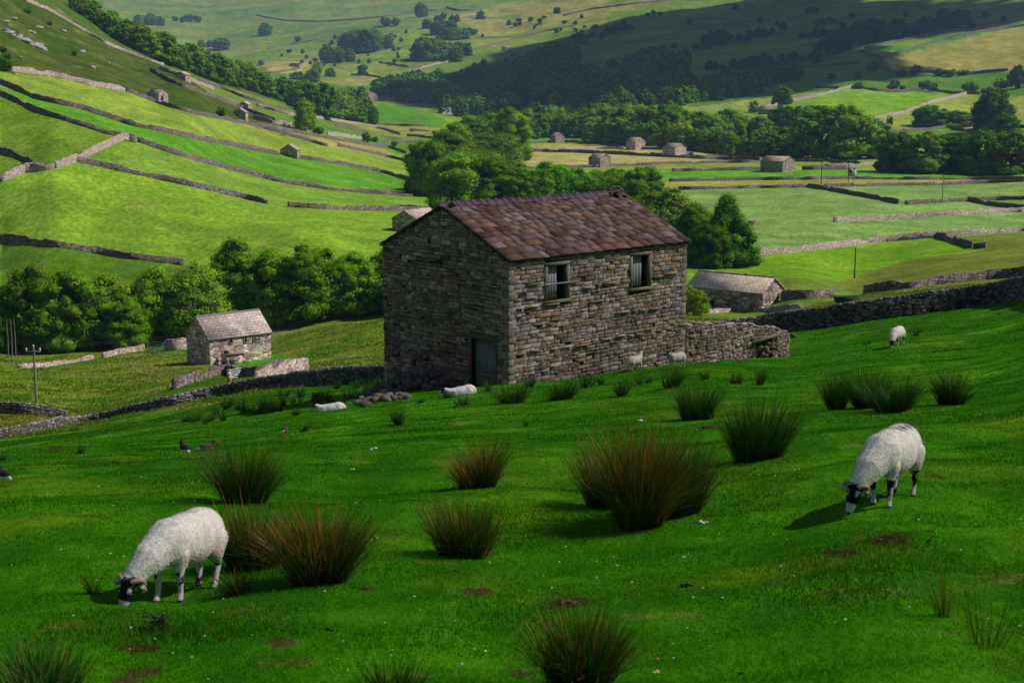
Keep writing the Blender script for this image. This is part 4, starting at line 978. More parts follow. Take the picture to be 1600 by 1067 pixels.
def stone_face(B, fn, s0, s1, zlo, zhi, holes, g, rows=(.10, .21), lens=(.14, .50), pal=PALF, wav=.05, dj=.03, base=.01, split=.22):
    zz = min(zlo(s) for s in np.linspace(s0, s1, 30)) - .05
    top = max(zhi(s) for s in np.linspace(s0, s1, 60))
    patch = int(g.integers(1000))
    while zz < top:
        h = g.uniform(*rows) * (1.25 if zz < zlo(s0) + .6 and g.random() < .4 else 1)
        s = s0 + g.uniform(-.0, .0)
        while s < s1 - .02:
            l = min(g.uniform(*lens) * (1.35 if h > .17 else .95), s1 - s)
            if s1 - s - l < .1: l = s1 - s
            a, b_ = s, s + l; c = (a + b_) / 2
            off = wav * vnoise(np.array([c * .6]), np.array([zz * .8]), patch)[0] * 2
            z0, z1 = zz + off, zz + h + off
            s += l
            if (z0 + z1) / 2 < zlo(c) or z0 > zhi(c) - .02: continue
            z1 = min(z1, zhi(c) + .0) if z1 > zhi(c) else z1
            bad = False
            for h0, h1, k0, k1 in holes:
                if z1 > k0 + .02 and z0 < k1 - .02 and b_ > h0 + .02 and a < h1 - .02:
                    if a < h0 - .05: b_ = h0
                    elif b_ > h1 + .05: a = h1
                    else: bad = True
            if bad: continue
            pn = vnoise(np.array([c * .5 + 40]), np.array([zz * .7]), patch + 5)[0] + .5
            ci = int(np.clip(g.integers(len(pal)), 0, len(pal) - 1)); 
            col = pal[ci] * g.uniform(.7, 1.25) * (.75 + .5 * pn)
            if l > .2 and h > .14 and g.random() < split:
                m = z0 + (z1 - z0) * g.uniform(.4, .6)
                stone_block(B, fn, a, b_, z0, m, base + g.uniform(-dj, dj), col, g); stone_block(B, fn, a, b_, m, z1, base + g.uniform(-dj, dj), col * g.uniform(.8, 1.2), g)
            else: stone_block(B, fn, a, b_, z0, z1, base + g.uniform(-dj, dj), col, g)
        zz += h
def hexa(B, fn, s0, s1, za0, zb0, za1, zb1, d0, d1, col):
    """solid strip between s0..s1, bottom za, top zb at each end, depth d0..d1"""
    S = np.array([s0, s1, s1, s0] * 2); Z = np.array([za0, za1, zb1, zb0] * 2); D = np.array([d0] * 4 + [d1] * 4)
    B.add(fn(S, Z, D), [[0, 1, 2, 3], [7, 6, 5, 4], [0, 4, 5, 1], [1, 5, 6, 2], [2, 6, 7, 3], [3, 7, 4, 0]], col)
BA = np.array([-.133, 58.0, -12.08]); BT = R(47)
BL_, BW_, BE, BR = 11.25, 8.4, 5.16, 7.12
bigbarn = empty('stone_barn', BA, math.pi / 2 - BT)
tag(bigbarn, 'big two-storey stone barn with purplish slate roof standing in the foreground pasture', 'barn')
bx = np.array([math.sin(BT), math.cos(BT)]); by = np.array([-bx[1], bx[0]])
def bw(x, y): return BA[0] + bx[0] * x + by[0] * y, BA[1] + bx[1] * x + by[1] * y
def bground(x, y): a, c = bw(x, y); return float(height(a, c)) - BA[2]
fF = lambda s, z, d: np.stack([s, -d, z], 1)            # front wall, out = -y
fG = lambda s, z, d: np.stack([-d, s, z], 1)            # left gable, out = -x
fK = lambda s, z, d: np.stack([s, BW_ + d, z], 1)       # back
fR = lambda s, z, d: np.stack([BL_ + d, s, z], 1)       # right gable
slope = lambda y: BE + (BR - BE) * (1 - abs(y - BW_ / 2) / (BW_ / 2))
g = np.random.default_rng(21)
W1 = (2.21, 3.37, 3.27, 4.74); W2 = (7.52, 8.63, 3.30, 4.74); DR = (.87, 2.34, -.6, 1.68)
core = MB()
def strips(fn, br, top, holes, lo=-2.6):
    br = sorted(br)
    for a, c in zip(br[:-1], br[1:]):
        hole = [h for h in holes if abs(h[0] - a) < 1e-6 and abs(h[1] - c) < 1e-6]
        if hole:
            h = hole[0]; hexa(core, fn, a, c, lo, h[2], lo, h[2], -.5, -.02, (.04, .035, .03)); hexa(core, fn, a, c, h[3], top(a), h[3], top(c), -.5, -.02, (.04, .035, .03))
        else: hexa(core, fn, a, c, lo, top(a), lo, top(c), -.5, -.02, (.04, .035, .03))
strips(fF, [0.02, W1[0], W1[1], W2[0], W2[1], BL_ - .02], lambda s: BE - .03, [W1, W2])
strips(fG, [.521, DR[0], DR[1], BW_ / 2, BW_ - .521], lambda s: slope(s) - .05, [DR])
strips(fK, [0.02, BL_ - .02], lambda s: BE - .03, []); strips(fR, [.521, BW_ / 2, BW_ - .521], lambda s: slope(s) - .05, [])
core.build('wall_core', m_joint, bigbarn)
F = MB()
jw = .15
holesF = [(W1[0] - jw, W1[1] + jw, W1[2] - .16, W1[3] + .16), (W2[0] - jw, W2[1] + jw, W2[2] - .16, W2[3] + .16)]
zloF = lambda s: bground(s, -.1) - .15
stone_face(F, fF, .30, BL_ - .28, zloF, lambda s: BE - .02, holesF, g)
for fn, s_, sg in ((fF, 0, 1), (fF, BL_, -1)):
    z = -1.0; k = 0
    while z < BE - .05:
        h = g.uniform(.22, .36); l = (.42 if k % 2 else .30); zt = min(z + h, BE - .02)
        a, c = (s_ - .02, s_ + l) if sg > 0 else (s_ - l, s_ + .02)
        if zt > zloF(s_): stone_block(F, fn, a, c, z, zt, .03, PALF[[4, 3, 1, 0, 7][k % 5]] * g.uniform(.75, 1.15), g, inset=.015)
        z = zt; k += 1
TF = F
G = MB()
holesG = [(DR[0] - .16, DR[1] + .16, -3, DR[3] + .22)]
zloG = lambda s: bground(-.1, s) - .15
stone_face(G, fG, .34, BW_ - .02, zloG, lambda s: slope(s) - .03, holesG, g, pal=PALG, rows=(.11, .22))
z = -.8; k = 0
while z < BE - .05:
    h = g.uniform(.22, .36); zt = min(z + h, BE - .02)
    stone_block(G, fG, -.02, .30 if k % 2 else .42, z, zt, .03, PALG[[0, 1, 3, 4][k % 4]] * g.uniform(.8, 1.1), g, inset=.015); z = zt; k += 1
TG = G
for fn, lo, hi, top, pl in ((fK, 0, BL_, lambda s: BE - .02, PALG), (fR, 0, BW_, lambda s: slope(s) - .03, PALF)):
    Q = MB(); stone_face(Q, fn, lo, hi, lambda s: -2.2, top, [], g, pal=pl, rows=(.2, .34), lens=(.4, .8)); Q.build('wall' if fn is fK else 'gable_wall', m_stone, bigbarn)
# projecting through-stones
def through(T, fn, segs, pal):
    for z, a, c in segs:
        s = a
        while s < c:
            l = g.uniform(.25, .95)
            if g.random() < .62:
                hh = g.uniform(.05, .085); zz = z + g.uniform(-.03, .03) + .05 * math.sin(s * 1.3)
                S = np.array([s, s + l, s + l, s] * 2); Z = np.array([zz, zz, zz + hh, zz + hh] * 2) + g.uniform(-.012, .012, 8); D = np.array([-.05] * 4 + [g.uniform(.07, .13)] * 4)
                T.add(fn(S, Z, D), [[0, 1, 2, 3], [7, 6, 5, 4], [0, 4, 5, 1], [1, 5, 6, 2], [2, 6, 7, 3], [3, 7, 4, 0]], pal[g.integers(len(pal))] * g.uniform(.9, 1.3))
            s += l + g.uniform(.02, .35)
through(TF, fF, [(3.45, .3, 1.2), (3.05, .4, 2.1), (3.62, 4.3, 7.2), (3.70, 8.9, 10.6), (2.25, .6, 10.8), (1.15, .4, 10.9), (2.95, 3.6, 5.2)], PALF)
through(TG, fG, [(5.05, 3.0, 7.5), (3.95, .5, 8.0), (2.75, .8, 8.0), (1.95, .6, 8.1), (.75, 2.8, 8.0), (6.2, 3.4, 5.2)], PALG)
F.build('wall', m_stone, bigbarn); G.build('gable_wall', m_stone, bigbarn)
# windows
def window(h, shut0, shut1):
    w0, w1, z0, z1 = h; fr = MB()
    c = np.array((.20, .17, .14))
    for a, b_, q, r in ((w0 - jw, w0, z0, z1), (w1, w1 + jw, z0, z1)): hexa(fr, fF, a, b_, q + .004, r - .004, q + .004, r - .004, -.3, .045, c * g.uniform(.85, 1.15))
    hexa(fr, fF, w0 - jw, w1 + jw, z1, z1 + .15, z1, z1 + .15, -.3, .05, c); hexa(fr, fF, w0 - jw - .06, w1 + jw + .06, z0 - .14, z0, z0 - .14, z0, -.3, .09, c * np.array((1.0, 1.05, .7)))
    f = fr.build('window', m_stone, bigbarn)
    dk = MB(); hexa(dk, fF, w0 - .02, w1 + .02, z0 - .02, z1 + .02, z0 - .02, z1 + .02, -.62, -.515, (.01,) * 3); dk.build('dark_interior', m_dark, f)
    sh = MB(); n = 4
    for k in range(n):
        a = shut0 + (shut1 - shut0) * k / n; b_ = shut0 + (shut1 - shut0) * (k + 1) / n - .012
        hexa(sh, fF, a, b_, z0 + .02 + g.uniform(0, .04), z1 - .02, z0 + .02, z1 - .02 - g.uniform(0, .03), -.20 + g.uniform(-.01, .01), -.165, np.array((.20, .21, .24)) * g.uniform(.8, 1.15))
    sh.build('shutter', m_oldwood, f)
window(W1, W1[0] + .02, W1[0] + .72); window(W2, W2[0] + .02, W2[0] + .80)
bar = MB(); bar.tube((2.0, -.07, 3.98), (4.05, -.10, 3.96), .035, .03, 7); bar.build('wooden_bar', m_oldwood, bigbarn)
# door
fr = MB(); dz0 = bground(-.1, 1.6) - .1
for a, b_ in ((DR[0] - .16, DR[0]), (DR[1], DR[1] + .16)): hexa(fr, fG, a, b_, dz0 - .2, DR[3], dz0 - .2, DR[3], -.3, .05, (.16, .13, .10))
hexa(fr, fG, DR[0] - .35, DR[1] + .35, DR[3] + .003, DR[3] + .2, DR[3] + .003, DR[3] + .2, -.3, .07, (.15, .12, .09))
d_o = fr.build('door_frame', m_stone, bigbarn)
dm = MB(); n = 7
for k in range(n):
    a = DR[0] + (DR[1] - DR[0]) * k / n; b_ = a + (DR[1] - DR[0]) / n - .015
    lightp = k < 4
    hexa(dm, fG, a, b_, dz0 + g.uniform(.02, .1), DR[3] - .02, dz0 + g.uniform(.02, .1), DR[3] - .02, -.24, -.19 + g.uniform(-.008, .008), (.3, .28, .28) if lightp else (.07, .05, .04))
for zc in (dz0 + .5, DR[3] - .35): hexa(dm, fG, DR[0] + .03, DR[1] - .03, zc, zc + .12, zc, zc + .12, -.19, -.165, (.12, .1, .09))
dmat = wood_mat('door_wood', (.09, .075, .07), (.34, .32, .34))
door = dm.build('door', dmat, bigbarn)
dk = MB(); hexa(dk, fG, DR[0] - .02, DR[1] + .02, -1.4, DR[3] + .02, -1.4, DR[3] + .02, -.6, -.52, (.01,) * 3); dk.build('dark_interior', m_dark, door)
m_pink, nt, b = mat('pink_twine'); b.inputs['Base Color'].default_value = (.55, .03, .07, 1)
tw = MB(); tw.path([(-.08, 2.50, .95), (-.10, 2.36, .88), (-.09, 2.28, .70), (-.10, 2.30, .42)], .022, 5); tw.path([(-.10, 2.36, .9), (-.1, 2.20, .78), (-.11, 2.24, .55)], .018, 5)
tw.build('twine', m_pink, door)
# roof
PALR = np.array([(.150, .088, .098), (.115, .068, .072), (.185, .120, .135), (.170, .085, .055), (.215, .165, .195), (.085, .052, .052), (.195, .110, .080), (.140, .095, .115), (.24, .17, .16)])
def roof_side(sgn, name, detail):
    Rf = MB(); run = BW_ / 2 + .13; rise = (BR - BE) * run / (BW_ / 2); sl = math.hypot(run, rise)
    uy, uz = run / sl, rise / sl; ny, nz = -uz, uy
    z_e = BE + .02 - (BR - BE) / (BW_ / 2) * .13
    def P(x, t, n):
        y = -.13 + t * uy + n * ny; z = z_e + t * uz + n * nz
        z = z - .07 * np.sin(np.clip(x / BL_, 0, 1) * math.pi) * t / sl + .015 * np.sin(x * 2.3)
        y = y if sgn > 0 else BW_ - y
        return np.stack([x, y, z], 1)
    for q0, q1 in zip(np.linspace(-.07, BL_ + .08, 17)[:-1], np.linspace(-.07, BL_ + .08, 17)[1:]):
        under = P(np.array([q0, q1, q1, q0] * 2), np.array([0, 0, sl, sl] * 2), np.array([-.05] * 4 + [.01] * 4))
        Rf.add(under, [[3, 2, 1, 0], [4, 5, 6, 7], [0, 1, 5, 4], [1, 2, 6, 5], [2, 3, 7, 6], [3, 0, 4, 7]], (.06, .04, .04))
    t = -.03; row = .52 if detail else .7
    while t < sl - .08:
        x = -.09 + g.uniform(-.02, .0)
        nxt = min(t + row, sl)
        while x < BL_ + .08:
            w = g.uniform(.42, 1.1) * (row / .52) ** .4; x1 = min(x + w, BL_ + .12)
            if x1 - x < .12: break
            dt = g.uniform(-.008, .008); th = g.uniform(.022, .034)
            X = np.array([x + .002, x1 - .003, x1 - .003, x + .002] * 2)
            T_ = np.array([t + dt + g.uniform(-.005, .005), t + dt + g.uniform(-.005, .005), nxt + .12, nxt + .12] * 2)
            T_[4:] = T_[:4] + np.array([.004, .004, 0, 0]); T_ = np.minimum(T_, sl + .02)
            lift = .065 + g.uniform(0, .006)
            Nn = np.array([lift, lift + g.uniform(-.004, .004), .045, .045] * 2); Nn[4:] += th
            c = (PALR[g.integers(len(PALR))] * .75 + PALR.mean(0) * .25) * np.array([1.18, 1.08, 1.0]) * g.uniform(.5, 1.0)
            Rf.add(P(X, T_, Nn), [[3, 2, 1, 0], [4, 5, 6, 7], [0, 1, 5, 4], [1, 2, 6, 5], [2, 3, 7, 6], [3, 0, 4, 7]], c)
            x = x1
        t = nxt; row = max(.27, row * .945)
    return Rf.build(name, m_slate, bigbarn)
rf = roof_side(1, 'roof_slope', True); rb = roof_side(-1, 'roof_slope', False)
RT = MB(); x = -.15; k = 0
while x < BL_ - .75:
    l = .46; lift = g.uniform(-.008, .012); c = np.array([(.26, .16, .24), (.30, .15, .19), (.22, .13, .20), (.28, .20, .28)][int(g.integers(4))])
    zr = BR + .19 - .07 * math.sin(max(0, x) / BL_ * math.pi) + lift
    V = []
    for xx, e in ((x + .008, 0), (x + l - .03, 0), (x + l - .03, .03), (x + l + .01, .03)):
        for yy, dz in ((-.27, -.17), (-.06, .035), (.06, .035), (.27, -.17)): V.append((xx, BW_ / 2 + yy * (1 + e * 2), zr + dz + e))
    q = [[i * 4 + j, i * 4 + 4 + j, i * 4 + 5 + j, i * 4 + 1 + j] for i in range(3) for j in range(3)] + [[12, 15, 14, 13], [0, 1, 2, 3]]
    RT.add(V, q, c * g.uniform(.8, 1.15)); x += l; k += 1
RT.build('ridge_tiles', m_slate, bigbarn)
CS = MB()
def lump(B, c, r, col, g, flat=.7):
    bm = bmesh.new(); bmesh.ops.create_icosphere(bm, subdivisions=1, radius=1)
    V = np.array([v.co[:] for v in bm.verts]); Fc = np.array([[v.index for v in f.verts] for f in bm.faces]); bm.free()
    V = V * (1 + g.normal(0, .13, (len(V), 1))) * np.array([g.uniform(.8, 1.3), g.uniform(.7, 1.1), flat * g.uniform(.7, 1.1)]) * r
    V = np.sign(V) * np.abs(V) ** .85 * r ** .15
    a = g.uniform(0, 6.28); V = V @ np.array([[math.cos(a), math.sin(a), 0], [-math.sin(a), math.cos(a), 0], [0, 0, 1]])
    B.add(V + np.array(c), Fc, col)
for k in range(46):
    px_ = g.uniform(0, 1); yy = g.normal(0, .22)
    lump(CS, (BL_ - .95 + px_ * 1.0, BW_ / 2 + yy, BR + .15 - abs(yy) * .42 + g.uniform(0, .26) * (1 - abs(yy)) * math.sin(px_ * 3.1)), g.uniform(.10, .19), np.array((.17, .14, .10)) * g.uniform(.6, 1.2), g, .38)
for k in range(6): lump(CS, (.42 + g.normal(0, .1), BW_ / 2 - .30 + g.normal(0, .07), BR + .06 + k * .018), g.uniform(.1, .15), np.array((.13, .11, .07)), g, .4)
CS.build('ridge_stones', m_stone, bigbarn)

# ------------------------------------------------------------------ yard wall joined to the barn, and the near field walls
yard = empty('yard_wall', (*bw(11.35, 0), BA[2]), math.pi / 2 - BT)
tag(yard, 'rough sunlit stone wall running right from the big barn, with broken end', 'wall')
YL = 8.15
ztop = lambda s: 1.16 - .06 * s - .022 * s * s * .55 + .05 * math.sin(s * 3.1)
zbot = lambda s: bground(11.35 + s, -.1) - .15
Y = MB()
fy0 = lambda s, z, d: np.stack([s, -.02 - d - .0 * s, z], 1)
fy1 = lambda s, z, d: np.stack([s, .52 + d, z], 1)
fy2 = lambda s, z, d: np.stack([YL + d, s, z], 1)
stone_face(Y, fy0, 0, YL, zbot, ztop, [(5.3, 6.7, -2, -.15)], g, pal=PALF * 1.05, rows=(.09, .19), lens=(.12, .42), dj=.04)
stone_face(Y, fy1, 0, YL, lambda s: -2.0, ztop, [], g, pal=PALF, rows=(.18, .3), lens=(.2, .6))
stone_face(Y, fy2, 0, .5, lambda s: -2.2, lambda s: ztop(YL), [], g, pal=PALF * 1.1, rows=(.12, .24), lens=(.2, .4))
for a in np.arange(0, YL, .5): hexa(Y, fy0, a, min(a + .5, YL), -2.4, ztop(a) - .04, -2.4, ztop(min(a + .5, YL)) - .04, -.5, -.05, (.035, .03, .025))
a = 0
while a < YL - .1:
    l = g.uniform(.18, .5); lump(Y, (a + l / 2, .25 + g.uniform(-.1, .1), ztop(a) + .02 + g.uniform(-.02, .05)), l * .55, PALF[g.integers(9)] * 1.2, g, .34); a += l * .72
hexa(Y, fy0, 5.0, 7.2, -.30, -.16, -.10, .05, -.2, .16, (.20, .165, .12))
for k in range(34): lump(Y, (g.uniform(5.3, 7.0), -.10 + g.uniform(-.22, .1), g.uniform(-1.55, -.35)), g.uniform(.07, .15), PALF[g.integers(9)], g, .6)
Y.build('masonry', m_stone, yard)
def near_wall(px, Hs, label, seed, pal=PALW, thick=.5, ymin=0, rows=(.09, .18), lens=(.14, .42)):
    g = np.random.default_rng(seed)
    P = poly_world(px, ymin, 1e9, 30)
    d = np.concatenate([[0], np.cumsum(np.hypot(*np.diff(P[:, :2], axis=0).T))]); n_ = 200; t = np.linspace(0, d[-1], n_)
    x = np.interp(t, d, P[:, 0]); y = np.interp(t, d, P[:, 1])
    ker = np.ones(15) / 15
    xs = np.convolve(np.pad(x, 7, 'edge'), ker, 'valid'); ys = np.convolve(np.pad(y, 7, 'edge'), ker, 'valid')
    ss = np.concatenate([[0], np.cumsum(np.hypot(np.diff(xs), np.diff(ys)))]); zs = height(xs, ys)
    ux = np.gradient(xs, ss); uy = np.gradient(ys, ss); l = np.hypot(ux, uy); nx, ny = uy / l, -ux / l
    if (nx * xs + ny * ys).mean() > 0: nx, ny = -nx, -ny
    ua = [ground(a, b_, ymin)[:2] for a, b_ in px]; sk = [ss[np.argmin(np.hypot(xs - q[0], ys - q[1]))] for q in ua]
    Hf = lambda s: float(np.interp(s, sk, Hs)) * (1 + .10 * float(fbm(np.array([s / 1.8]), np.array([seed * 3.]), 3, 3)[0]))
    zg = lambda s: float(np.interp(s, ss, zs))
    def mk(sign, off):
        def f(S, Z, D):
            X = np.interp(S, ss, xs); Yy = np.interp(S, ss, ys); Nx = np.interp(S, ss, nx) * sign; Ny = np.interp(S, ss, ny) * sign
            q = off + D; return np.stack([X + Nx * q, Yy + Ny * q, Z], 1)
        return f
    B = MB(); S1 = ss[-1]
    stone_face(B, mk(1, thick / 2), 0, S1, lambda s: zg(s) - .15, lambda s: zg(s) + Hf(s), [], g, rows=rows, lens=lens, pal=pal, wav=.03, dj=.05, split=.1)
    stone_face(B, mk(-1, thick / 2), 0, S1, lambda s: zg(s) - .15, lambda s: zg(s) + Hf(s), [], g, rows=(rows[0] * 1.6, rows[1] * 1.7), lens=(.3, .6), pal=pal, wav=.03, dj=.05, split=0)
    f0 = mk(1, 0)
    for a in np.arange(0, S1, .6):
        c = min(a + .6, S1); hexa(B, f0, a, c, zg(a) - .4, zg(a) + Hf(a) - .03, zg(c) - .4, zg(c) + Hf(c) - .03, -thick / 2 + .02, thick / 2 - .02, (.04, .035, .03))
    a = 0
    while a < S1:
        l = g.uniform(.16, .36); q = f0(np.array([a + l / 2]), np.array([zg(a) + Hf(a) + .05]), np.array([g.uniform(-.08, .08)]))[0]
        lump(B, q, l * .62, pal[g.integers(len(pal))] * 1.15, g, .6); a += l * .62
    o = B.build('drystone_wall', m_stone, None); tag(o, label, 'wall', None); return o
near_wall([(1030, 546), (1119, 534), (1229, 517), (1290, 511), (1394, 497), (1500, 482), (1600, 468), (1700, 455)], [1.3] * 8, 'tall dark boundary wall of the near pasture, climbing to the right frame edge', 5)
near_wall([(-60, 694), (0, 684), (112, 663), (150, 658), (244, 640), (300, 628), (337, 619), (400, 610), (450, 604), (520, 601), (600, 597), (660, 594)], [.5, .5, .55, .6, .7, .72, .78, .9, .95, 1.1, 1.15, 1.15], 'long curving boundary wall of the near pasture, running left from the big barn', 6, ymin=70)
near_wall([(-40, 640), (0, 645), (40, 648), (70, 650), (105, 654)], [.8, .85, .9, .8, .5], 'short dark wall joining the boundary wall below the power pole', 8, ymin=104)

# ------------------------------------------------------------------ tumbled stones at the barn's left corner
GS = 'stones fallen from the big barn'
protos = []
for k in range(7):
    B = MB(); gg = np.random.default_rng(70 + k); lump(B, (0, 0, 0), 1.0, PALF[k] * np.array([.62, .70, .70]), gg, .62); protos.append(B.build('fallen_stone', m_stone, meshonly=True))
gs = np.random.default_rng(77)
heap = []
for k in range(210):
    ly = gs.uniform(3.0, 9.6); lx = -.15 - abs(gs.normal(0, .75)); rr = gs.uniform(.09, .20)
    hh = .95 * math.exp(-((ly - 5.9) / 2.3) ** 2) * max(0, 1 + lx / 1.5)
    x, y = bw(lx, ly); heap.append((x, y, float(height(x, y)) + rr * .3 + hh * gs.uniform(.3, 1), rr))
for k in range(44):
    t = gs.random(); u = 640 - 78 * t + gs.normal(0, 4); v = 618 + 14 * t + gs.normal(0, 2.5); p = ground(u, v); rr = gs.uniform(.12, .24); heap.append((p[0], p[1], p[2] + rr * .3, rr))
for u, v, r_ in [(702, 622, .28), (560, 632, .26), (575, 629, .24), (590, 624, .3), (1240, 527, .3), (600, 617, .28), (757, 601, .32)]:
    p = ground(u, v); heap.append((p[0], p[1], p[2] + r_ * .3, r_))
for k, (x, y, z, r_) in enumerate(heap):
    lx = (x - BA[0]) * bx[0] + (y - BA[1]) * bx[1]; ly = (x - BA[0]) * by[0] + (y - BA[1]) * by[1]
    if lx > -r_ * .6 and 0 < ly < BW_ and lx < 4: lx = -r_ * .6; x, y = bw(lx, ly)
    o = link('fallen_stone', protos[k % 7], None, (x, y, z), gs.uniform(0, 6.28)); o.scale = (r_, r_, r_)
    o.rotation_euler = (gs.uniform(-.5, .5), gs.uniform(-.5, .5), gs.uniform(0, 6.28))
    tag(o, 'loose stone tumbled at the foot of the big barn and its wall', 'stone', GS)
# ------------------------------------------------------------------ rushes
m_rush, nt, b = mat('rush_stems')
oi = nt.nodes.new('ShaderNodeObjectInfo').outputs['Random']
L(nt, colattr(nt), b.inputs['Base Color']); b.inputs['Roughness'].default_value = .5
tr = nt.nodes.new('ShaderNodeBsdfTranslucent'); L(nt, colattr(nt), tr.inputs[0]); mx = nt.nodes.new('ShaderNodeMixShader'); mx.inputs[0].default_value = .2
L(nt, b.outputs[0], mx.inputs[1]); L(nt, tr.outputs[0], mx.inputs[2]); L(nt, mx.outputs[0], nt.nodes['Material Output'].inputs[0])
def rush(u, v, wpx, hpx, brown, dens, label, group='rush clumps in the near pasture', seed=0, name='rush_clump', spread=1.0, sparse=False):
    g = np.random.default_rng(1000 + seed)
    p = ground(u, v); pm = px_per_m(p[1]); W = wpx / pm; H = hpx / pm * 1.24; W *= 1.06
    n = int(np.clip(dens * (wpx * .64) * (hpx * .64) / 3.4, 60, 3000))
    a = g.uniform(0, 6.28, n); rr = np.sqrt(g.random(n)); base_r = W * .24
    bx_ = np.cos(a) * rr * base_r; by_ = np.sin(a) * rr * base_r * .8
    ns = int(np.clip(wpx / 16, 2, 9)); sa = g.uniform(0, 6.28, ns); sr = np.sqrt(g.random(ns)) * base_r; sh = g.uniform(.72, 1.08, ns); sl_ = g.normal(0, .16, (ns, 2)); sw = g.integers(0, ns, n)
    bx_ = bx_ * .5 + np.cos(sa[sw]) * sr[sw] * .8; by_ = by_ * .5 + np.sin(sa[sw]) * sr[sw] * .7
    a = np.arctan2(by_, bx_); rr = np.clip(np.hypot(bx_, by_) / base_r, 0, 1)
    Ls = H * (g.uniform(.42, 1.0, n) ** .8) * (1 - .10 * rr) * sh[sw] * np.where(g.random(n) < .06, 1.18, 1.0)
    lean = np.clip((W * .5 - base_r) / H, .05, 1.2) * rr * 1.35 * spread * g.uniform(.6, 1.25, n)
    da = a + g.normal(0, .8, n); tl = lean + np.abs(g.normal(0, .17, n))
    top = np.stack([np.cos(da) * tl + sl_[sw, 0], np.sin(da) * tl + sl_[sw, 1], np.ones(n)], 1); top /= np.linalg.norm(top, axis=1)[:, None]
    curve = np.where(g.random(n) < .12, g.uniform(.5, 1.5, n), g.uniform(.0, .42, n)) * spread
    wd_ = max(.0035, .36 / pm / .64 * .62) * (.5 if name == 'dock_plant' else 1)
    fa = g.uniform(0, 3.14, n); side = np.stack([np.cos(fa), np.sin(fa), np.zeros(n)], 1)
    ts = np.array([0, .4, .75, 1.0]); ws = np.array([1.0, .9, .6, .15])
    base = np.stack([bx_, by_, np.zeros(n)], 1)
    bz = height(p[0] + bx_, p[1] + by_) - p[2]; base[:, 2] = bz - .04
    rings = []
    for t, w in zip(ts, ws):
        c = base + top * (Ls * t)[:, None] + np.stack([np.cos(da), np.sin(da), -.4 * np.ones(n)], 1) * (curve * Ls * t * t * .5)[:, None]
        rings.append(c - side * wd_ * w); rings.append(c + side * wd_ * w)
    V = np.stack(rings, 1).reshape(-1, 3)
    k = np.arange(n)[:, None] * 8
    F = np.concatenate([np.concatenate([k + 2 * j, k + 2 * j + 1, k + 2 * j + 3, k + 2 * j + 2], 1) for j in range(3)])
    bn = vnoise(bx_ / W * 5 + seed, by_ / W * 5, 19) + .5; isb = g.random(n) < np.clip(brown * (.1 + 1.15 * bn), 0, 1); dead = g.random(n) < .09
    bv = g.uniform(.6, 1.5, n)
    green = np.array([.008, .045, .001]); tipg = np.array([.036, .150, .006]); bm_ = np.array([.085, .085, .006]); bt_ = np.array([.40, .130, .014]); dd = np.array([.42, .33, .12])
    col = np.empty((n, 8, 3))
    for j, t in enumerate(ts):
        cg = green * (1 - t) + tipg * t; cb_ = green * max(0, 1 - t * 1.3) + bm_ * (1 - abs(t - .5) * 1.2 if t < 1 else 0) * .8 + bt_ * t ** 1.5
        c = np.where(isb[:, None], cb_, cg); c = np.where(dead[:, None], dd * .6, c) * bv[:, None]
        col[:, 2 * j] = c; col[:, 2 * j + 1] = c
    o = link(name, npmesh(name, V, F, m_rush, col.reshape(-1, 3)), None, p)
    tag(o, label, 'rushes', group); return o
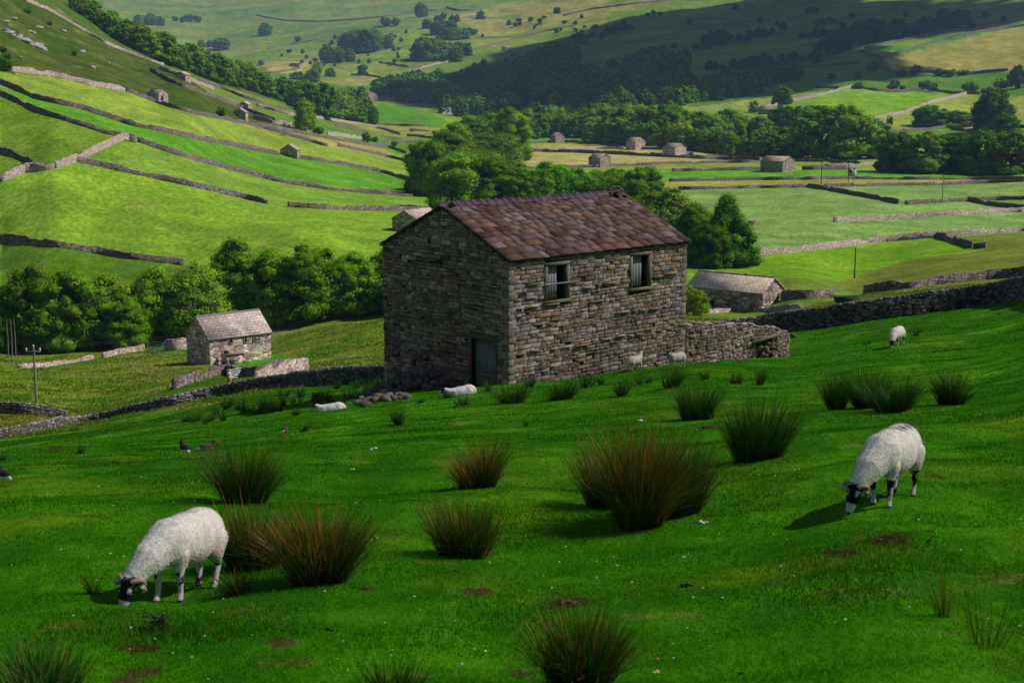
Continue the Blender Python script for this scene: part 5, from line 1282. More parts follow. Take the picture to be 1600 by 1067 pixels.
RL = [
 (376, 786, 122, 108, .12, 1.0, 'dark rush clump behind the left sheep, near the birds'), (500, 910, 136, 132, .5, 1.15, 'wide brown-tipped rush clump right of the left sheep'),
 (396, 892, 130, 112, .5, 1.0, 'brown-tipped rush clump immediately behind the left sheep rump'), (372, 928, 78, 44, .15, .8, 'low green rush tuft at the hind feet of the left sheep'),
 (748, 762, 96, 84, .75, 1.1, 'orange-tipped rush clump in the centre of the pasture'), (728, 868, 132, 110, .35, .9, 'open rush clump with dry litter at its foot, below the orange one'),
 (995, 824, 128, 168, .62, 1.1, 'tallest rush clump, rusty brown on top, right of centre'), (1062, 806, 130, 134, .12, 1.1, 'dark right half of the big double rush clump'), (945, 792, 84, 102, .35, 1.0, 'smaller clump at the left foot of the tallest rushes'),
 (1183, 718, 126, 108, .04, 1.2, 'dark green rush clump upper left of the right sheep'), (1088, 656, 82, 68, .0, 1.2, 'dark rush clump behind the big double clump'),
 (1308, 640, 56, 66, .0, 1.3, 'left one of the three joined rush clumps at right'), (1350, 636, 70, 76, .0, 1.3, 'tall middle one of the three joined rush clumps at right'), (1396, 642, 92, 66, .03, 1.3, 'right one of the three joined rush clumps at right'), (1490, 630, 90, 60, .0, 1.2, 'rightmost big rush clump, above the right sheep'),
 (974, 618, 40, 32, 0, 1.3, 'small rush clump below the barn front, under the sheep pair'), (1043, 606, 52, 38, 0, 1.2, 'rush clump just below the right sheep of the barn pair'), (1145, 600, 36, 28, 0, .9, 'thin rush clump below the yard wall'), (1187, 601, 34, 32, 0, 1.3, 'round dark rush clump below the end of the yard wall'), (938, 601, 14, 22, 0, 1.1, 'tiny rush tuft close to the barn front wall'),
 (874, 624, 78, 38, 0, 1.3, 'wide low rush clump below the barn front window'), (796, 630, 78, 38, 0, 1.1, 'wide rush clump before the barn corner'), (720, 634, 40, 24, 0, 1.1, 'small rush clump in front of the lying sheep by the door'), (625, 663, 40, 38, 0, 1.1, 'rush clump alone left of the barn'), (655, 630, 22, 12, 0, .8, 'tiny rush tuft before the fallen stones'),
 (465, 676, 44, 26, 0, .6, 'pale thin rush tuft with a brown bird beside it'), (122, 709, 28, 22, 0, 1.0, 'small rush tuft at far left in the pasture'), (5, 719, 24, 20, 0, .8, 'rush tuft cut by the left frame edge'), (1430, 525, 30, 13, 0, 1.1, 'low rush patch beside the distant right-hand sheep'), (1355, 538, 22, 10, 0, .8, 'low rush patch left of the distant right-hand sheep'),
 (830, 604, 34, 24, 0, .9, 'low rush tuft touching the barn front wall near its corner'), (912, 606, 40, 26, 0, .9, 'low rush tuft at the foot of the barn wall, left of the tiny one'), (1005, 600, 34, 24, 0, .9, 'low rush tuft below the left sheep of the barn pair'), (1105, 592, 44, 22, 0, .8, 'low rush tuft below the middle of the yard wall'), (760, 612, 26, 22, 0, .9, 'rush tuft right before the barn door'),
 (905, 1072, 168, 146, .22, .62, 'open rush clump at the bottom edge, right of centre'), (70, 1098, 190, 110, .05, .35, 'blurred rush tuft in the bottom left corner'), (615, 1100, 150, 110, .0, .16, 'faint thin rush stems at the bottom edge'), (155, 928, 50, 50, .1, .35, 'thin rush tuft left of the left sheep'), (822, 666, 10, 14, 0, .8, 'single dark rush stem tuft below the barn'),
]
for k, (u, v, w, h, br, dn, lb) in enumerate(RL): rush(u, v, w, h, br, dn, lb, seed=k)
# rushes along the boundary wall
gg = np.random.default_rng(4)
for k in range(40):
    t = k / 39; u = 300 + 292 * t + gg.normal(0, 5); v = 660 - 52 * t + gg.normal(0, 7)
    rush(u, v, gg.uniform(20, 42), gg.uniform(15, 26), 0, .9, 'rush clump in the dark rushy belt below the left boundary wall', 'rushes along the left boundary wall', seed=100 + k)
# thin twiggy weeds at lower right, seed heads by the sheep
for k, (u, v, w, h, lb) in enumerate([(1545, 1010, 110, 150, 'thin reddish dock stems at the lower right'), (1478, 960, 60, 120, 'single faint dock stalks left of the reddish ones')]): rush(u, v, w, h, .8, .035, lb, None, 200 + k, 'dock_plant', .8)
th = MB(); gt = np.random.default_rng(3)
for k in range(16):
    x, y = gt.normal(0, .08, 2); h = gt.uniform(.06, .15); P = [(x, y, -.02), (x + gt.normal(0, .01), y, h * .6), (x + gt.normal(0, .02), y + gt.normal(0, .02), h)]
    th.path(P, [.004, .003, .002], 4, (.04, .09, .02)); lump(th, P[2], gt.uniform(.008, .014), (.09, .12, .04), gt, .9)
    for q in range(5):
        a = gt.uniform(0, 6.28); z = h * gt.uniform(.15, .9); th.path([(x, y, z), (x + math.cos(a) * .025, y + math.sin(a) * .025, z + .012), (x + math.cos(a) * .045, y + math.sin(a) * .045, z)], [.003, .007, .001], 3, (.03, .10, .02))
p = ground(243, 985); o = th.build('thistle', m_rush, None, loc=p); tag(o, 'small thistle in front of the left sheep', 'plant')

# ------------------------------------------------------------------ turf blades
m_blade, nt, b = mat('grass_blades'); ca = colattr(nt); L(nt, ca, b.inputs['Base Color']); b.inputs['Specular IOR Level'].default_value = .08
tr = nt.nodes.new('ShaderNodeBsdfTranslucent'); L(nt, ca, tr.inputs[0]); mx = nt.nodes.new('ShaderNodeMixShader'); mx.inputs[0].default_value = .3
L(nt, b.outputs[0], mx.inputs[1]); L(nt, tr.outputs[0], mx.inputs[2]); L(nt, mx.outputs[0], nt.nodes['Material Output'].inputs[0])
def gcol_at(x, y):
    az = np.arctan2(x, y); r = np.hypot(x, y)
    i = np.clip(np.round(np.interp(az, azs, np.arange(len(azs)))).astype(int), 0, len(azs) - 1)
    j = np.clip(np.round((np.log(r) - LR[0]) / (LR[-1] - LR[0]) * (len(rad) - 1)).astype(int), 0, len(rad) - 1)
    return gc[i, j]
def blades(name, label, n, azr, r0, r1, hfun, wk, seed, colf, mask=None, up=.35, cat='grass'):
    g = np.random.default_rng(seed)
    az = g.uniform(-azr, azr, n); r = np.exp(g.uniform(math.log(r0), math.log(r1), n))
    x = r * np.sin(az); y = r * np.cos(az)
    if mask is not None:
        k = mask(x, y, r, g); x, y, r = x[k], y[k], r[k]; n = len(x)
    z = height(x, y); h = hfun(x, y, r, g); w = wk * r * g.uniform(.7, 1.3, n)
    a = g.uniform(0, 6.28, n); fa = g.uniform(0, 3.14, n)
    tip = np.stack([np.cos(a), np.sin(a), np.zeros(n)], 1) * (h * g.uniform(0, up * 2, n))[:, None]; tip[:, 2] += h
    s = np.stack([np.cos(fa), np.sin(fa), np.zeros(n)], 1) * w[:, None]
    P = np.stack([x, y, z - .006], 1)
    V = np.stack([P - s, P + s, P + tip * .6 + s * .55, P + tip], 1).reshape(-1, 3)
    k = np.arange(n)[:, None] * 4
    F = np.concatenate([k, k + 1, k + 2, k + 3], 1)
    c = colf(x, y, r, g)
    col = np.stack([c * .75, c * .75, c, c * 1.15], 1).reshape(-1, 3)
    o = link(name, npmesh(name, V, F, m_blade, np.clip(col, 0, 1))); tag(o, label, cat, None, 'stuff'); return o
def turf_col(x, y, r, g):
    c = gcol_at(x, y) * g.uniform(.50, 1.8, (len(x), 1)); c = c * (1 + .55 * vnoise(x / .5, y / .3, 71) + .5 * vnoise(x / 1.6, y / .9, 72))[:, None] * np.stack([1 + .9 * vnoise(x / 1.1, y / .7, 74), np.ones(len(x)), np.ones(len(x))], 1)
    straw = g.random(len(x)) < (.03 + .14 * (vnoise(x / .9, y / .5, 73) > .2))
    c[straw] = np.array([.34, .31, .08]) * g.uniform(.4, 1.3, (straw.sum(), 1)); return c
inb = lambda x, y: ~((((x - BA[0]) * bx[0] + (y - BA[1]) * bx[1]) > -.05) & (((x - BA[0]) * by[0] + (y - BA[1]) * by[1]) > -.05) & (((x - BA[0]) * bx[0] + (y - BA[1]) * bx[1]) < 19.6) & (((x - BA[0]) * by[0] + (y - BA[1]) * by[1]) < BW_))
blades('grass', 'short grazed turf of the near pasture', 620000, .375, 6.3, 95, lambda x, y, r, g: (.011 + .016 * np.clip(vnoise(x / .8, y / .5, 75) + .3, 0, 1) + .06 * np.clip(vnoise(x / 2.5, y / 1.6, 76) - .18, 0, 1)) * g.uniform(.5, 1.5, len(x)) * (1 + r / 90),
       .00042, 5, turf_col, lambda x, y, r, g: inb(x, y))
GREENPATCH = poly_world([(352, 572), (365, 556), (425, 553), (470, 560), (480, 572), (440, 582), (400, 588), (352, 572)], 120)
def rough_col(x, y, r, g):
    n_ = vnoise(x / 6, y / 9, 81) + .5 * vnoise(x / 1.8, y / 2.5, 82)
    c = np.where((n_ > .22)[:, None], np.array([.33, .28, .09]), np.where((n_ < -.18)[:, None], np.array([.07, .22, .006]), np.array([.13, .20, .010])))
    return c * g.uniform(.5, 1.4, (len(x), 1))
blades('meadow_grass', 'rough tussocky grass of the meadow below the boundary wall', 230000, .375, 99, 245, lambda x, y, r, g: .20 * .7 * g.uniform(.3, 1.5, len(x)) * (1 + 1.5 * vnoise(x / 3.2, y / 4.2, 83)), .00044, 6, rough_col,
       lambda x, y, r, g: ((g.random(len(x)) < .9) & (vnoise(x / 5, y / 5, 84) > -.28) & (r < 180 + 40 * (x < 0)) & ~in_poly(x, y, GREENPATCH)), up=.8)
# long rank grass at the foot of barn and walls
def rank(pts, n, hh, seed, wid=.35):
    g = np.random.default_rng(seed); P = np.array(pts); t = g.random(n) * (len(P) - 1); i = np.minimum(t.astype(int), len(P) - 2); f = (t - i)[:, None]
    q = P[i] * (1 - f) + P[i + 1] * f + g.normal(0, wid, (n, 2)); return q[:, 0], q[:, 1]
# ------------------------------------------------------------------ small litter on the turf: daisies, dung, wool, bones of stone
m_plain, nt, b = mat('litter'); L(nt, colattr(nt), b.inputs['Base Color'])
g = np.random.default_rng(88); D = MB(); nd = 260
az = g.uniform(-.37, .37, nd); r = np.exp(g.uniform(math.log(8), math.log(60), nd)); x = r * np.sin(az); y = r * np.cos(az); z = height(x, y)
for k in range(nd):
    s = g.uniform(.004, .009) * (1 + r[k] / 28); c = (.75, .75, .68) if g.random() < .55 else (.5, .42, .12)
    lump(D, (x[k], y[k], z[k] + .03), s, c, g, .5)
o = D.build('daisies', m_plain); tag(o, 'tiny white and yellow flowers dotted over the turf', 'flowers', None, 'stuff')
def heap(u, v, rpx, col, label, cat, name, n=6, flat=.5, seed=0, tall=.5):
    g = np.random.default_rng(seed + 5); p = ground(u, v); rm = rpx / px_per_m(p[1]); B = MB()
    for k in range(n): lump(B, (g.normal(0, rm * .45), g.normal(0, rm * .45), rm * tall * g.uniform(.1, .5)), rm * g.uniform(.35, .6), np.array(col) * g.uniform(.7, 1.3), g, flat)
    o = B.build(name, m_plain, None, loc=(p[0], p[1], p[2] - .004)); tag(o, label, cat); return o
for k, (u, v, r_, c, lb, cat, nm, n_) in enumerate([
    (1074, 916, 9, (.010, .009, .008), 'black dung heap right of the bottom rush clump', 'dung', 'dung_heap', 7), (514, 985, 8, (.02, .013, .008), 'dark dung heap lower left of centre', 'dung', 'dung_heap', 5), (1160, 1052, 8, (.02, .014, .01), 'dark dung heap near the bottom edge at right', 'dung', 'dung_heap', 5), (1155, 964, 5, (.02, .014, .01), 'small dung pat in the lower right turf', 'dung', 'dung_heap', 4),
    (1097, 817, 8, (.75, .72, .70), 'white tuft of wool right of the big rush clump', 'wool', 'wool_tuft', 6), (1069, 870, 5, (.7, .68, .66), 'small white wool tuft below the larger wool tuft', 'wool', 'wool_tuft', 4), (551, 733, 4, (.8, .78, .75), 'white wool tuft in the middle of the left pasture', 'wool', 'wool_tuft', 3), (583, 702, 8, (.5, .48, .46), 'flat pale wool scrap upper left of centre', 'wool', 'wool_tuft', 4),
    (1003, 658, 6, (.6, .58, .55), 'pale wool tuft on the top side of the big rush clump', 'wool', 'wool_tuft', 4), (1028, 659, 4, (.6, .58, .55), 'little wool tuft right of the pale wool tuft above the rushes', 'wool', 'wool_tuft', 3), (1025, 1050, 7, (.5, .4, .25), 'straw-coloured litter lump at the bottom right', 'litter', 'grass_litter', 5), (815, 1048, 9, (.16, .10, .06), 'brown litter left of the bottom rush clump', 'litter', 'grass_litter', 6),
    (571, 920, 9, (.085, .05, .03), 'brown molehill right of the wide brown rush clump', 'molehill', 'molehill', 8), (755, 922, 13, (.09, .055, .035), 'brown molehill in the turf below centre', 'molehill', 'molehill', 8), (892, 942, 14, (.12, .065, .045), 'reddish bare soil lump behind the bottom rush clump', 'molehill', 'molehill', 8), (1380, 846, 15, (.075, .045, .022), 'flat brown soil patch below the right sheep', 'molehill', 'molehill', 9),
    (745, 860, 18, (.22, .12, .07), 'pinkish dry litter at the foot of the open rush clump', 'litter', 'grass_litter', 12), (110, 730, 5, (.07, .03, .02), 'reddish brown clod at far left', 'clod', 'soil_clod', 3), (446, 676, 4, (.07, .03, .015), 'small rusty clod left of the thin rush tuft', 'clod', 'soil_clod', 3), (1105, 668, 10, (.05, .03, .015), 'brown bare spot right of the dark rush clump', 'molehill', 'molehill', 5), (1112, 806, 7, (.05, .025, .012), 'brown hollow at the right foot of the big rushes', 'molehill', 'molehill', 5)]):
    heap(u, v, r_, c, lb, cat, nm, n_, .5, k, .3 if cat in ('molehill',) else .6)
# ------------------------------------------------------------------ animals
def _ico(n):
    bm = bmesh.new(); bmesh.ops.create_icosphere(bm, subdivisions=n, radius=1); V = np.array([v.co[:] for v in bm.verts]); F = np.array([[v.index for v in f.verts] for f in bm.faces]); bm.free(); return V, F
BIGS = _ico(4); SMALLS = _ico(2)
m_eye0 = mat('skin_base')[0]
def blend_body(parts, voxel, smooth=3):
    """parts: tapered tubes [(P, r), ...] and ellipsoids; fused into one continuous skin"""
    VV = []; FF = []; n0 = 0
    def sph(M, V0, F0):
        nonlocal n0
        VV.append(V0 @ np.array(M.to_3x3()).T + np.array(M.translation)); FF.append(F0 + n0); n0 += len(V0)
    for kind, *a in parts:
        if kind == 'e':
            c, r, rot = a[0], a[1], (a[2] if len(a) > 2 else 0)
            sph(Matrix.Translation(c) @ Matrix.Rotation(rot, 4, 'Y') @ Matrix.Diagonal((*r, 1)), *BIGS)
        else:
            P, rr = a
            P = [Vector(q) for q in P]; dense = []; rd = []
            for i in range(len(P) - 1):
                m = max(2, int((P[i + 1] - P[i]).length / (min(rr) * .35)))
                for k in range(m): t = k / m; dense.append(P[i].lerp(P[i + 1], t)); rd.append(rr[i] * (1 - t) + rr[i + 1] * t)
            dense.append(P[-1]); rd.append(rr[-1])
            for q, r in zip(dense, rd): sph(Matrix.Translation(q) @ Matrix.Scale(r, 4), *SMALLS)
    me = npmesh('tmp', np.vstack(VV), np.vstack(FF), m_eye0)
    o = bpy.data.objects.new('tmp', me); COL.objects.link(o)
    m = o.modifiers.new('r', 'REMESH'); m.mode = 'VOXEL'; m.voxel_size = voxel; m.use_smooth_shade = True
    s = o.modifiers.new('s', 'SMOOTH'); s.factor = .5; s.iterations = smooth
    dg = bpy.context.evaluated_depsgraph_get(); dg.update()
    out = bpy.data.meshes.new_from_object(o.evaluated_get(dg))
    bpy.data.objects.remove(o); bpy.data.meshes.remove(me)
    return out
m_sheep, nt, b = mat('sheep_skin'); L(nt, colattr(nt), b.inputs['Base Color']); b.inputs['Roughness'].default_value = .85
m_fleece, nt, b = mat('fleece'); L(nt, colattr(nt), b.inputs['Base Color']); b.inputs['Roughness'].default_value = 1; b.inputs['Specular IOR Level'].default_value = .05
m_horn, nt, b = mat('horn'); L(nt, ramp(nt, tnoise(nt, 60, coords(nt, (1, 1, 1))), [(.3, (.30, .17, .11)), (.7, (.52, .34, .25))]), b.inputs['Base Color']); b.inputs['Roughness'].default_value = .5
m_tag, nt, b = mat('ear_tag'); b.inputs['Base Color'].default_value = (.75, .72, .10, 1)
m_eye, nt, b = mat('eye'); b.inputs['Base Color'].default_value = (.02, .012, .005, 1); b.inputs['Roughness'].default_value = .15
FLE = np.array([.88, .82, .77])
def sheep(pose, seed, detail=True, marks='none', stance=(0, 0, 0, 0), legcol='mottled', head_yaw=0.0):
    """local frame: faces +x, hooves at z=0. pose: graze, stand, lie"""
    g = np.random.default_rng(seed)
    k = -.40 if pose == 'lie' else 0
    ps = [('e', (.27, 0, .515 + k), (.25, .175, .20)), ('e', (.0, 0, .505 + k), (.42, .212, .232)), ('e', (-.25, 0, .535 + k), (.27, .195, .215)), ('e', (-.40, 0, .50 + k), (.14, .15, .19))]
    if pose == 'graze':
        hy = math.sin(head_yaw); neck = [(.30, 0, .55), (.50, .10 * hy, .42), (.62, .20 * hy, .29)]
        skull = Vector((.665, .25 * hy, .235)); fd = Vector((.30 * math.cos(head_yaw), .30 * hy, -.95)).normalized()
        nr = (.185, .145, .105)
    elif pose == 'stand':
        hy = math.sin(head_yaw); neck = [(.30, 0, .56), (.47, .06 * hy, .66), (.56, .12 * hy, .78)]
        skull = Vector((.60, .16 * hy, .82)); fd = Vector((.85 * math.cos(head_yaw), .95 * hy, -.45)).normalized(); nr = (.18, .13, .095)
    else:
        hy = math.sin(head_yaw); neck = [(.30, 0, .14), (.45, .05 * hy, .20), (.52, .1 * hy, .26)]
        skull = Vector((.57, .14 * hy, .28)); fd = Vector((.85 * math.cos(head_yaw), .9 * hy, -.35)).normalized(); nr = (.17, .13, .09)
    ps.append(('t', neck, nr))
    body_end = skull + fd * .235
    up = Vector((0, 0, 1)) if abs(fd.z) < .8 else Vector((1, 0, 0)); side = fd.cross(up).normalized(); fore = side.cross(fd).normalized()   # fore: towards forehead
    ps.append(('t', [skull - fd * .02, skull + fd * .09 + fore * .008, skull + fd * .17, body_end], (.082, .070, .050, .040)))
    hoofs = []
    if pose != 'lie':
        for i, (sx, sy) in enumerate(((1, 1), (1, -1), (-1, 1), (-1, -1))):
            dx = stance[i]
            if sx > 0: P = [(.29, .095 * sy, .42), (.31 + dx * .4, .098 * sy, .235), (.30 + dx * .8, .095 * sy, .075), (.325 + dx, .095 * sy, .018)]; rr = (.082, .036, .024, .031)
            else: P = [(-.33, .115 * sy, .47), (-.27 + dx * .2, .125 * sy, .36), (-.405 + dx * .6, .11 * sy, .225), (-.365 + dx * .9, .11 * sy, .07), (-.34 + dx, .11 * sy, .018)]; rr = (.11, .085, .034, .025, .031)
            ps.append(('t', P, rr)); hoofs.append(P[-1])
        ps.append(('t', [(-.50, 0, .56), (-.555, 0, .45), (-.56, .01, .31)], (.045, .042, .05)))
    else:
        for sy in (1, -1): ps.append(('t', [(.22, .14 * sy, .10), (.40, .15 * sy, .05), (.28, .17 * sy, .04)], (.06, .035, .028))); ps.append(('t', [(-.30, .16 * sy, .12), (-.16, .21 * sy, .06), (-.34, .22 * sy, .04)], (.09, .045, .028)))
    me = blend_body(ps, .0095 if detail else .016, 4)
    nv = len(me.vertices); co = np.empty(nv * 3, np.float32); me.vertices.foreach_get('co', co); co = co.reshape(-1, 3).astype(float)
    col = np.tile(FLE, (nv, 1)); sk = np.array(skull); f3 = np.array(fd); fo = np.array(fore)
    hd = (co - sk) @ f3; dist = np.linalg.norm(co - sk - np.clip(hd, -.02, .24)[:, None] * f3, axis=1)
    head = (hd > -.035 + .03 * fbm(co[:, 0] * 20, co[:, 1] * 20, 3, 2)) & (dist < .12)
    col[head] = (.012, .010, .010)
    col[head & (hd > (.165 if pose == 'graze' else .15))] = (.62, .58, .58)
    nose = head & (hd > .255); col[nose] = (.05, .04, .045)
    sd = (co - sk) @ np.array(side)
    ey = head & (np.abs(hd - .065) < .032) & (np.abs(sd) > .035) & (((co - sk) @ fo) > -.02); 
    if detail: col[ey & (fbm(co[:, 2] * 60, co[:, 1] * 60, 5, 2) > -.05)] = (.6, .57, .55)
    poll = head & (hd < .0) & (((co - sk) @ fo) > .03); col[poll & (fbm(co[:, 1] * 70, co[:, 2] * 70, 9, 2) > .05)] = (.55, .5, .48)
    if pose != 'lie':
        belly = .30
        leg = (co[:, 2] < belly - .02) & ~head & (co[:, 0] < .5) & ~((co[:, 0] < -.47) & (co[:, 2] > .26)); leg &= ~((np.abs(co[:, 0]) < .16))
        pt = fbm(co[:, 2] * 16 + co[:, 0] * 9, co[:, 1] * 14 + co[:, 0] * 5, seed + 3, 3)
        dark = pt > (-.02 if legcol == 'mottled' else .15)
        dark &= ~((co[:, 2] < .16) & (pt < .2)); 
        if legcol == 'mottled': dark |= (co[:, 2] > .20) & (pt > -.25)
        col[leg] = (.60, .54, .51); col[leg & dark] = (.014, .012, .012)
        col[leg & (co[:, 2] < .022)] = (.06, .05, .045)
    # grey-buff shading of dirty wool on flank and belly, smit marks
    wool = ~head & (co[:, 2] > (.30 if pose != 'lie' else -1))
    nz = fbm(co[:, 0] * 7, co[:, 2] * 7 + co[:, 1] * 5, 21, 4)
    col[wool] *= (1 + .16 * nz[wool])[:, None] * np.array([1.0, .985, .96])
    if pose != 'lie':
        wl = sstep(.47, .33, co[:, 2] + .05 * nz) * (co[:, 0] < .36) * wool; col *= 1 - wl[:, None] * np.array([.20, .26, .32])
    def smear(c, r, colr, thr=0.0):
        d = np.linalg.norm((co - np.array(c)) / np.array(r), axis=1) + .5 * fbm(co[:, 0] * 45, co[:, 1] * 45 + co[:, 2] * 31, 33, 3)
        w = np.clip(1.15 - d, 0, 1)[:, None] * .9 * wool[:, None]; col[:] = col * (1 - w) + np.array(colr) * w
    if marks == 'rump':
        smear((-.46, .12, .57), (.055, .07, .055), (.14, .12, .22)); smear((.36, .05, .68), (.05, .07, .06), (.50, .46, .52)); smear((-.30, -.03, .74), (.09, .10, .03), (.58, .47, .40))
    if marks == 'back':
        for q in range(5): smear((-.02 - .07 * q, .05 + .03 * (q % 2), .735), (.032, .07, .07), (.05, .05, .12))
        smear((-.30, -.03, .755), (.09, .08, .06), (.70, .26, .38)); smear((-.46, -.10, .42), (.03, .04, .05), (.50, .48, .62))
    if marks == 'small': smear((.0, 0, .715 + k), (.12, .12, .05), (.12, .12, .25))
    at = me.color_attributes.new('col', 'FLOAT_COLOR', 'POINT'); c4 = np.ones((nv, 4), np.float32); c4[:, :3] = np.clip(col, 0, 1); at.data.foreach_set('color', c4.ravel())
    me.materials.clear(); me.materials.append(m_sheep); me.name = 'body'
    root = empty('sheep')
    link('body', me, root)
    # fleece locks
    nf = 34000 if detail else 5000
    me.calc_loop_triangles() if hasattr(me, 'calc_loop_triangles') else None
    no = np.empty(nv * 3, np.float32); me.vertices.foreach_get('normal', no); no = no.reshape(-1, 3)
    fl = wool & (dist > .085) if pose != 'lie' else wool
    ids = np.nonzero(fl)[0]; pick = g.choice(ids, nf)
    P = co[pick] + g.normal(0, .004, (nf, 3)); nn = no[pick]; ln = g.uniform(.006, .013, nf) * (1.1 if detail else 1.4) * np.where(P[:, 2] < .42, 1.35, 1)
    dr = nn * .16 + np.array([-.40, 0, -.60]) + g.normal(0, .11, (nf, 3)); dr /= np.linalg.norm(dr, axis=1)[:, None]
    sd_ = np.cross(dr, nn + 1e-3); sd_ /= np.linalg.norm(sd_, axis=1)[:, None] + 1e-9
    w = (.0038 if detail else .009) * g.uniform(.7, 1.4, nf)[:, None]
    V = np.stack([P - sd_ * w, P + sd_ * w, P + dr * ln[:, None]], 1).reshape(-1, 3)
    cc = np.repeat(np.clip(col[pick] * g.uniform(.93, 1.06, (nf, 1)), 0, 1), 3, 0)
    link('fleece', npmesh('fleece', V, np.arange(nf * 3).reshape(-1, 3), m_fleece, cc), root)
    S = np.array(side)
    for sg in (1, -1):
        base = sk + f3 * .0 + fo * .055 + S * sg * .035
        ts = np.linspace(0, 1, 16); P = []
        for t in ts:
            a = t * 4.4
            P.append(base + S * sg * (.010 + .055 * math.sin(min(a, 2.4) * .65) + .008 * a) + - fo * (.050 * (1 - math.cos(a))) - f3 * (.040 * math.sin(a)) * (1 if a < 3.14 else 1) + f3 * .02 * a * .3)
        H = MB(); H.path(P, .022 * (1 - ts) ** .6 + .003, 8)
        link('horn', H.build('horn', m_horn, smooth=True, meshonly=True), root)
        # ear: folded leaf shape
        e0 = sk + f3 * .005 + S * sg * .066 + fo * .0; ed = S * sg * .82 + f3 * .30 - fo * .12; ed /= np.linalg.norm(ed); ew = np.cross(ed, fo); ew /= np.linalg.norm(ew)
        E_ = MB(); rows = []
        for t, w in ((0, .012), (.25, .026), (.55, .030), (.85, .016), (1.0, .002)):
            c = e0 + ed * .105 * t; rows += [c - ew * w, c - fo * .012 * (1 - t) , c + ew * w]
        rows2 = [r_ - fo * .006 for r_ in rows]; V = rows + rows2; F = []
        for q in range(4):
            for j in range(2):
                i0 = q * 3 + j; F.append([i0, i0 + 1, i0 + 4, i0 + 3]); F.append([15 + i0, 15 + i0 + 3, 15 + i0 + 4, 15 + i0 + 1])
            F.append([q * 3, q * 3 + 3, 15 + q * 3 + 3, 15 + q * 3]); F.append([q * 3 + 2, 15 + q * 3 + 2, 15 + q * 3 + 5, q * 3 + 5])
        cE = np.array([(.55, .5, .48) if (i % 3 == 1) or g.random() < .5 else (.03, .025, .025) for i in range(30)])
        E_.add(V, F, cE); ear = E_.build('ear', m_sheep, root, smooth=True)
        if detail:
            T = MB(); c = e0 + ed * .06 + fo * .01; T.box(c, (.026, .018, .004), np.stack([ed, ew, fo]), (.8, .8, .1))
            if sg == -1: T.build('ear_tag', m_tag, ear)
            Y = MB(); ec = sk + f3 * .068 + S * sg * .060 + fo * .026
            bm = bmesh.new(); bmesh.ops.create_uvsphere(bm, u_segments=10, v_segments=8, radius=.014, matrix=Matrix.Translation(ec)); em = bpy.data.meshes.new('eye'); bm.to_mesh(em); bm.free(); em.materials.append(m_eye); link('eye', em, root)
    return root
def place_sheep(root, u, v, hx, hy, size, label, dz=0.0, tilt=True):
    p = ground(u, v)
    a = math.atan2(hy, hx); f = np.array([math.cos(a), math.sin(a)])
    s = np.array([-f[1], f[0]])
    hf = [float(height(p[0] + f[0] * d, p[1] + f[1] * d)) for d in (.34, -.34)]; hs = [float(height(p[0] + s[0] * d, p[1] + s[1] * d)) for d in (.11, -.11)]
    pitch = -math.atan2(hf[0] - hf[1], .68) ; roll = math.atan2(hs[0] - hs[1], .22)
    if not tilt: pitch = roll = 0
    M = Matrix.Translation((p[0], p[1], (hf[0] + hf[1]) / 2 + dz)) @ Matrix.Rotation(a, 4, 'Z') @ Matrix.Rotation(pitch, 4, 'Y') @ Matrix.Rotation(roll * .5, 4, 'X') @ Matrix.Scale(size, 4)
    root.matrix_world = M
    tag(root, label, 'sheep', 'sheep on the pasture'); return root
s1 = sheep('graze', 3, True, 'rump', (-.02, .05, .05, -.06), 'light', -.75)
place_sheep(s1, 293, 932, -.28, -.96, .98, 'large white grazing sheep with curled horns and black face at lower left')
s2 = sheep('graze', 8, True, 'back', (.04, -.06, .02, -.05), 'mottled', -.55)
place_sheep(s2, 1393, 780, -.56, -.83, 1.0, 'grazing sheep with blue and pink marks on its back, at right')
FLE = np.array([.60, .52, .47])  # pair at the barn: wall shade is put into a darker fleece colour
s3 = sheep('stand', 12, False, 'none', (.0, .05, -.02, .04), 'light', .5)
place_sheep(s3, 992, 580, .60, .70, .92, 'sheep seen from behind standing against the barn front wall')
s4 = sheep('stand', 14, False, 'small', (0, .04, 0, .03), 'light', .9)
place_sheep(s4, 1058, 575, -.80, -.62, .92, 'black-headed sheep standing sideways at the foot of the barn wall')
FLE = np.array([.88, .82, .77])
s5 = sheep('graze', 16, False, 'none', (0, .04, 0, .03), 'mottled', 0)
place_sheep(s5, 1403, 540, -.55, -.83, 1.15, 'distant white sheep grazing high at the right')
s6 = sheep('lie', 18, False, 'small', (0, 0, 0, 0), 'light', -.5)
place_sheep(s6, 722, 617, -.97, -.25, 1.0, 'sheep lying by the barn door behind a rush tuft')
s7 = copy_tree(s6); s7.name = 'sheep'
place_sheep(s7, 519, 640, -.99, -.12, .95, 'sheep lying alone in the pasture left of the barn', dz=-.08)
s8 = None #; place_sheep(s8, 592, 573, -.3, .95, 1.0, 'pink-tinged sheep half hidden by the left corner of the barn'); s8.location = ground(591, 571, 100) + np.array([0, 0, .05])
# small far sheep as dots on the fell
fp = sheep('graze', 31, False)
fpm = [c for c in fp.children if c.name.startswith('body')][0].data
for c in list(fp.children): bpy.data.objects.remove(c)
bpy.data.objects.remove(fp)
gs = np.random.default_rng(12)
for u, v in [(1121, 12), (1090, 16), (1131, 37), (1115, 36), (1013, 58), (1250, 46), (1262, 47), (1284, 43), (1425, 3), (1432, 24), (1440, 22), (1222, 9), (1450, 30), (1330, 22), (1180, 44)]:
    p = ground(u, v, 900); o = link('sheep', fpm, None, p, gs.uniform(0, 6.28)); o.scale = (2.0, 2.0, 2.0); tag(o, 'tiny white sheep dot on the shaded far fell', 'sheep', 'sheep scattered on the far fell')
